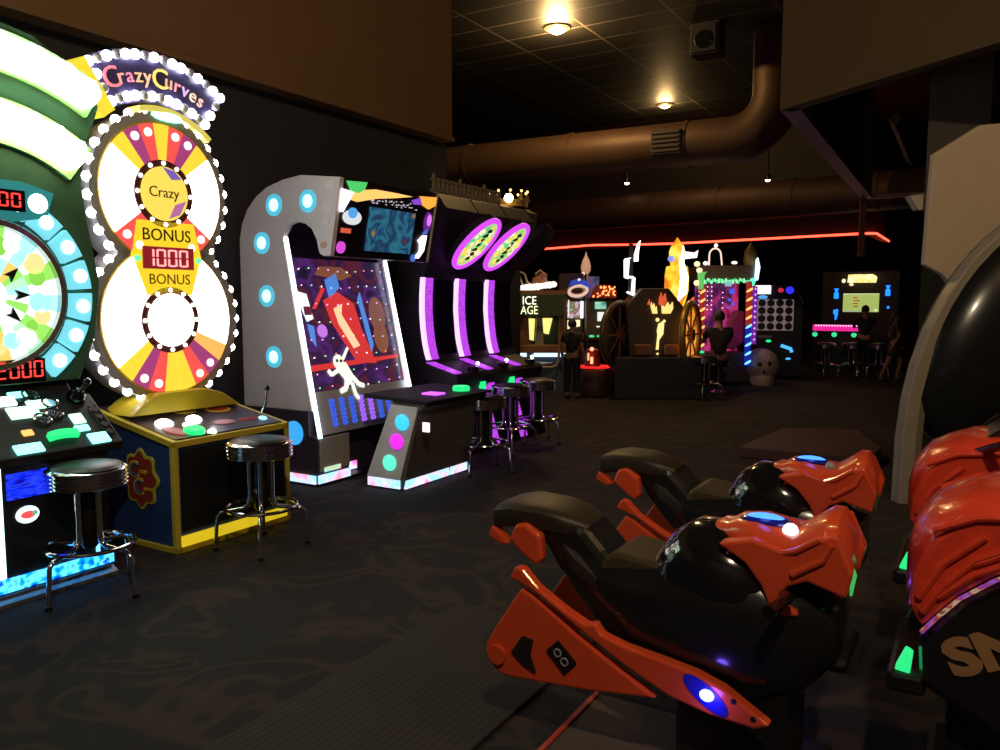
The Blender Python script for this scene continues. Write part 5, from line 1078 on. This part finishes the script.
def person(label, x, y, rz, h, shirt, legs, hair, pose='stand', long_hair=False, group=None):
    """built for a 1.7 m figure facing -y, then scaled to h"""
    t = thing('person', label, 'person', (x, y, 0), rz, group); k = h/1.7; t.scale = (k, k, k)
    V = []; Ed = []; Ra = []
    def add(p, r, to=None):
        V.append(p); Ra.append(r)
        if to is not None: Ed.append((to, len(V)-1))
        return len(V)-1
    sit = pose == 'sit'
    zp = .60 if sit else .92
    pel = add((0, 0, zp), (.13, .10)); wai = add((0, .01, zp+.16), (.115, .085), pel); che = add((0, .0, zp+.36), (.14, .10), wai); nb = add((0, .01, zp+.50), (.055, .055), che)
    hd0 = add((0, -.005, zp+.55), (.06, .065), nb); hd1 = add((0, -.015, zp+.635), (.078, .095), hd0); hd2 = add((0, -.01, zp+.72), (.06, .075), hd1)
    J = {}
    for s in (-1, 1):
        sh = add((s*.185, 0, zp+.44), .055, che)
        if pose == 'reach' or sit: el, wr = (s*.22, -.14, zp+.25), (s*.15, -.36, zp+.24)
        elif pose == 'walk': el, wr = (s*.24, .06*s, zp+.19), (s*.25, -.10*s-.03, zp-.03)
        else: el, wr = (s*.24, .03, zp+.19), (s*.25, -.05, zp-.05)
        e = add(el, .042, sh); w = add(wr, .03, e)
        d = (Vector(wr)-Vector(el)).normalized(); p = add(tuple(Vector(wr)+d*.05), (.038, .022), w)
        J[s] = (el, wr)
        side = Vector((0, 1, 0)) if abs(d.z) > .7 else Vector((1, 0, 0))
        for q, ln in ((-1.5, .06), (-.5, .075), (.5, .078), (1.5, .066)):
            b = Vector(wr)+d*.085+side*q*.018; f1 = add(tuple(b), .010, p); f2 = add(tuple(b+d*ln*.55+Vector((-s*.01, -.005, 0))), .009, f1); add(tuple(b+d*ln+Vector((-s*.022, -.012, 0))), .007, f2)
        b = Vector(wr)+d*.03-side*.035; th = add(tuple(b), .011, w); add(tuple(b+d*.045-side*.012), .009, th)
        hip = add((s*.095, 0, zp-.06), .085, pel)
        if sit: kn, an, to = (s*.11, -.40, zp-.04), (s*.11, -.38, .16), (s*.12, -.52, .10)
        elif pose == 'walk': kn, an, to = (s*.095, -.16*s-.03, .50), (s*.09, -.20*s+.10, .09), (s*.10, -.20*s-.06, .035)
        else: kn, an, to = (s*.105, -.02, .50), (s*.11, .02, .09), (s*.13, -.13, .035)
        kk = add(kn, .058, hip); aa = add(an, .036, kk); add(to, (.035, .028), aa)
        J[(s, 'l')] = ((s*.095, 0, zp-.06), kn, an)
    body = skin('body', V, Ed, Ra, SKINM, t)
    zq = zp-.035
    g = MB(); g.prism([(-.012, zq+.655), (0, zq+.69), (.012, zq+.655)], 'xz', -.118, -.09); g.box(-.022, .022, -.108, -.09, zq+.612, zq+.618, 1)
    for s in (-1, 1): g.ball((s*.03, -.098, zq+.68), (.011, .008, .007), 8, 2); g.ball((s*.078, -.005, zq+.665), (.012, .02, .03), 8)
    g.build('face_features', [SKINM, mat('lip', (.3, .09, .08), .5, vary=.1), mat('eye', (.03, .02, .02), .3, vary=.1)], t, True)
    g = MB(); g.ball((0, .012, zq+.705), (.089, .108, .105), 16, 0, -.5)
    if long_hair: g.ball((0, .07, zq+.60), (.08, .06, .16), 14)
    g.build('hair', mat('hair_'+hair[0], hair[1], .6, vary=.2, bump=.3, scale=60), t, True)
    sv = [(0, 0, zp-.02), (0, .01, zp+.16), (0, 0, zp+.36), (0, .01, zp+.475)]; se = [(0, 1), (1, 2), (2, 3)]; sr = [(.145, .115), (.135, .105), (.158, .118), (.075, .07)]
    for s in (-1, 1):
        sv += [(s*.185, 0, zp+.435), tuple(Vector((s*.185, 0, zp+.44)).lerp(Vector(J[s][0]), .75))]; n = len(sv); se += [(2, n-2), (n-2, n-1)]; sr += [.073, .06]
    skin('shirt', sv, se, sr, mat('shirt_'+shirt[0], shirt[1], .8, vary=.1), t)
    short = legs[2] if len(legs) > 2 else False
    lv = [(0, 0, zp+.05)]; le = []; lr = [(.142, .112)]
    for s in (-1, 1):
        hp, kn, an = (Vector(q) for q in J[(s, 'l')]); en = hp.lerp(kn, .8) if short else an+(kn-an)*.05
        pts = [hp, en] if short else [hp, kn, en]; prev = 0
        for i, p in enumerate(pts): lv.append(tuple(p)); le.append((prev, len(lv)-1)); prev = len(lv)-1; lr.append((.105, .085, .07)[i] if not (short and i) else .09)
    skin('shorts' if short else 'trousers', lv, le, lr, mat('legs_'+legs[0], legs[1], .8, vary=.1), t)
    g = MB()
    for s in (-1, 1):
        an = J[(s, 'l')][2]; g.ball((an[0], an[1]-.07, max(.045, an[2]-.05)), (.05, .13, .045), 12)
    g.build('shoes', mat('shoe_dark', (.05, .045, .045), .6, vary=.2), t, True)
    return t
DK = ('dark', (.025, .02, .025)); NVY = ('navy', (.02, .025, .06)); BLKH = ('dark', (.015, .01, .01)); BRN = ('brown', (.06, .03, .015))
person('person in dark clothes standing between the low railed table and the red glowing machine', 1.06, 11.72, R(150), 1.18, DK, ('black', (.015, .015, .02)), BLKH)
person('person in dark clothes sitting beside the gold ring wheel, seen from behind', 3.42, 12.5, R(180), 1.6, DK, ('black', (.015, .015, .02)), BLKH, 'sit')
person('person with dark hair seen from behind against the big green screen', 6.92, 15.2, R(165), 1.36, NVY, ('black', (.015, .015, .02)), BLKH, 'reach')
person('person in shorts with bare legs walking right of the big green screen', 7.0, 14.2, R(75), 1.25, ('plum', (.07, .04, .045)), ('grey', (.05, .045, .05), True), BRN, 'walk', True)
g = MB(); g.lathe([(.0, .41), (.16, .41), (.17, .445), (.15, .465), (0, .465)], n=20); st = g.build('stool', VINYL, None, True); st.location = (3.42, 12.5, 0)
tag(st, 'dark low stool under the sitting person by the gold ring wheel', 'stool')
g = MB(); g.lathe([(.17, 0), (.17, .02), (.03, .05), (.03, .41)], n=20); g.build('base', CHROME, st, True)

# ------------------------------------------------------------------ world, camera, colour
w = bpy.data.worlds.new('room_air'); scene.world = w; w.use_nodes = True
w.node_tree.nodes['Background'].inputs[0].default_value = (1, .75, .6, 1); w.node_tree.nodes['Background'].inputs[1].default_value = .0
cam = bpy.data.cameras.new('camera'); cam.sensor_width = 36; cam.sensor_fit = 'HORIZONTAL'; cam.lens = 800/1000*36; cam.clip_start = .05; cam.clip_end = 100
co = bpy.data.objects.new('camera', cam); COL.objects.link(co); co.location = (0, 0, CAMZ); co.rotation_euler = (R(90-5.36), 0, 0); scene.camera = co
vs = scene.view_settings; vs.view_transform = 'Standard'; vs.look = 'None'; vs.gamma = 1; vs.use_curve_mapping = False; vs.exposure = 0
scene.display_settings.display_device = 'sRGB'
cy = scene.cycles
try:
    cy.use_denoising = True; cy.denoiser = 'OPENIMAGEDENOISE'; cy.max_bounces = 5; cy.sample_clamp_indirect = 4; cy.use_light_tree = True
    cy.caustics_reflective = False; cy.caustics_refractive = False
except Exception: pass
